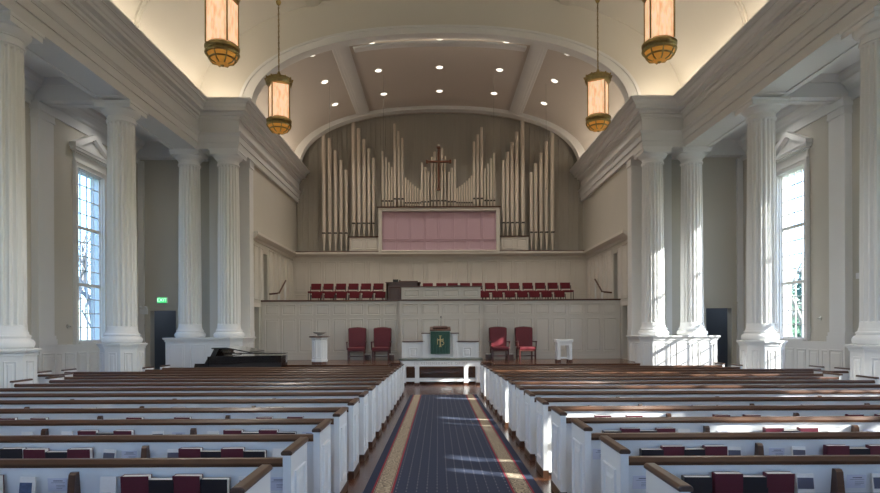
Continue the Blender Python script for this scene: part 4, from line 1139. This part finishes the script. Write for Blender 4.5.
for i, (x, y, h, e, l) in enumerate(((-17.5, 30.5, 10, 0, 'bare pale tree seen through the left window, nearest it'), (-22, 36, 12, 0, 'bare tree standing farther out beyond the left window'), (-14.5, 26.5, 8, 0, 'bare tree outside left, hidden behind the first tree'),
                                  (18.5, 30.5, 9, 0, 'bare tree seen through the right window'), (20.5, 36.5, 8, 1, 'dark evergreen seen low in the right window'), (24, 38.5, 9, 1, 'evergreen farther out beyond the right window'))):
    tree(x, y, h, i+3, bool(e), l)

# ------------------------------------------------------------------ lights
def area(name, loc, rot, sx, sy, e, col, portal=False):
    L = bpy.data.lights.new(name, 'AREA'); L.shape = 'RECTANGLE'; L.size = sx; L.size_y = sy; L.energy = e; L.color = col
    o = bpy.data.objects.new(name, L); COL.objects.link(o); o.location = loc; o.rotation_euler = rot
    if portal: L.cycles.is_portal = True
    return o
WARM = (1, .85, .66)
for s in (-1, 1):
    for y in WY:
        area('window_portal', (s*(HW+.42), y, (WZ0+WZ1)/2), (0, s*PI/2, 0), WZ1-WZ0, 2*WW, 1, (1, 1, 1), True)
    area('cove_light', (s*8.02, 6.6, 9.16), (PI, 0, 0), .12, 27, 190, WARM)
    area('cove_light', (s*7.3, 20.12, 9.16), (PI, 0, 0), 1.2, .12, 9, WARM)
    area('cove_light', (s*6.6, 24.5, 9.16), (PI, 0, 0), .1, 7, 30, WARM)
for x in REAR_FILL: area('window_portal', (x, YR-.42, 4.6), (PI/2, 0, 0), 2.6, 5.6, 1, (1, 1, 1), True)
# recessed lights in the aisle ceilings
da = None
for s in (-1, 1):
    for y in (18.6, 14.2, 10.0, 6.0):
        lab = 'small recessed light in the %s aisle ceiling, %s' % (SD[s], {18.6: 'beyond the second column', 14.2: 'beyond the first column', 10.0: 'before the first column', 6.0: 'farthest back'}[y])
        if da is None:
            da = thing('ceiling_downlight', lab, 'ceiling light', (s*10.0, y, ATOP), 0, 'aisle ceiling lights')
            MB().lathe([(.11, -.015), (.12, -.02), (.125, .01)], 20).build('ring', 'white', da, smooth=True)
            MB().lathe([(.09, -.022), (.09, -.016)], 20).build('lens', 'lamp', da)
        else: dup(da, (s*10.0, y, ATOP), 0, lab)
        L = bpy.data.lights.new('aisle_downlight', 'SPOT'); L.energy = 60; L.color = (1, .96, .92); L.spot_size = 2.7; L.spot_blend = 1; L.shadow_soft_size = .15
        lo = bpy.data.objects.new('aisle_downlight', L); COL.objects.link(lo); lo.location = (s*10.0, y, ATOP-.05)
for s in (-1, 1):  # unseen point lights, added to lift the darkness behind the doorways
    L = bpy.data.lights.new('passage_fill', 'POINT'); L.energy = 60; L.color = (.85, .92, 1); L.shadow_soft_size = .1
    lo = bpy.data.objects.new('passage_fill', L); COL.objects.link(lo); lo.location = (s*10, 23.6, 4.2)
area('cove_strip', (0, 21.15, VZ+2.6), (PI, 0, 0), 5.2, .1, 22, WARM)
for Y in (16.45, 12.15, 7.85, 3.55):  # fill spots added along the lantern rows; the rear ones have no lantern
    for s in (-1, 1):
        L = bpy.data.lights.new('lantern_fill', 'SPOT'); L.energy = 230; L.color = (1, .93, .84); L.spot_size = 2.6; L.spot_blend = 1; L.shadow_soft_size = .2
        lo = bpy.data.objects.new('lantern_fill', L); COL.objects.link(lo); lo.location = (s*4.35, Y, 6.75)
S = bpy.data.lights.new('sun', 'SUN'); S.energy = 15; S.angle = .009; S.color = (1, .93, .82)
so = bpy.data.objects.new('sun', S); COL.objects.link(so)
so.rotation_euler = Vector((-1, .48, -.58)).to_track_quat('-Z', 'Y').to_euler()
W = bpy.data.worlds.new('sky'); sc.world = W; W.use_nodes = True
N, Lk = W.node_tree.nodes, W.node_tree.links
bg = N['Background']; sky = N.new('ShaderNodeTexSky'); sky.sky_type = 'NISHITA'; sky.sun_disc = False; sky.sun_elevation = math.radians(25)
sky.sun_rotation = math.radians(118); sky.air_density = 1.2; sky.ozone_density = 2.0
tn = N.new('ShaderNodeMix'); tn.data_type = 'RGBA'; tn.blend_type = 'MULTIPLY'; tn.inputs[0].default_value = 1; tn.inputs[7].default_value = (.76, .89, 1.14, 1)
Lk.new(sky.outputs[0], tn.inputs[6]); Lk.new(tn.outputs[2], bg.inputs[0]); bg.inputs[1].default_value = .86

# ------------------------------------------------------------------ camera
cam = bpy.data.cameras.new('camera'); co = bpy.data.objects.new('camera', cam); COL.objects.link(co)
co.matrix_world = Matrix.Translation((CX, 0, EYE)) @ Matrix.Rotation(PI/2, 4, 'X') @ Matrix.Rotation(math.radians(-.25), 4, 'Z')
cam.sensor_width = 36; cam.lens = 600/880*36; cam.shift_x = 2/880; cam.shift_y = 82.5/880; cam.clip_end = 300; cam.clip_start = .05
sc.camera = co
for q in list(bpy.data.objects):
    if len(str(q.get('label', '')).split()) > 16: print('LONG', q.name, q['label'])
v = sc.view_settings; v.view_transform = 'Standard'; v.look = 'None'; v.exposure = .42; v.gamma = 1; v.use_curve_mapping = False
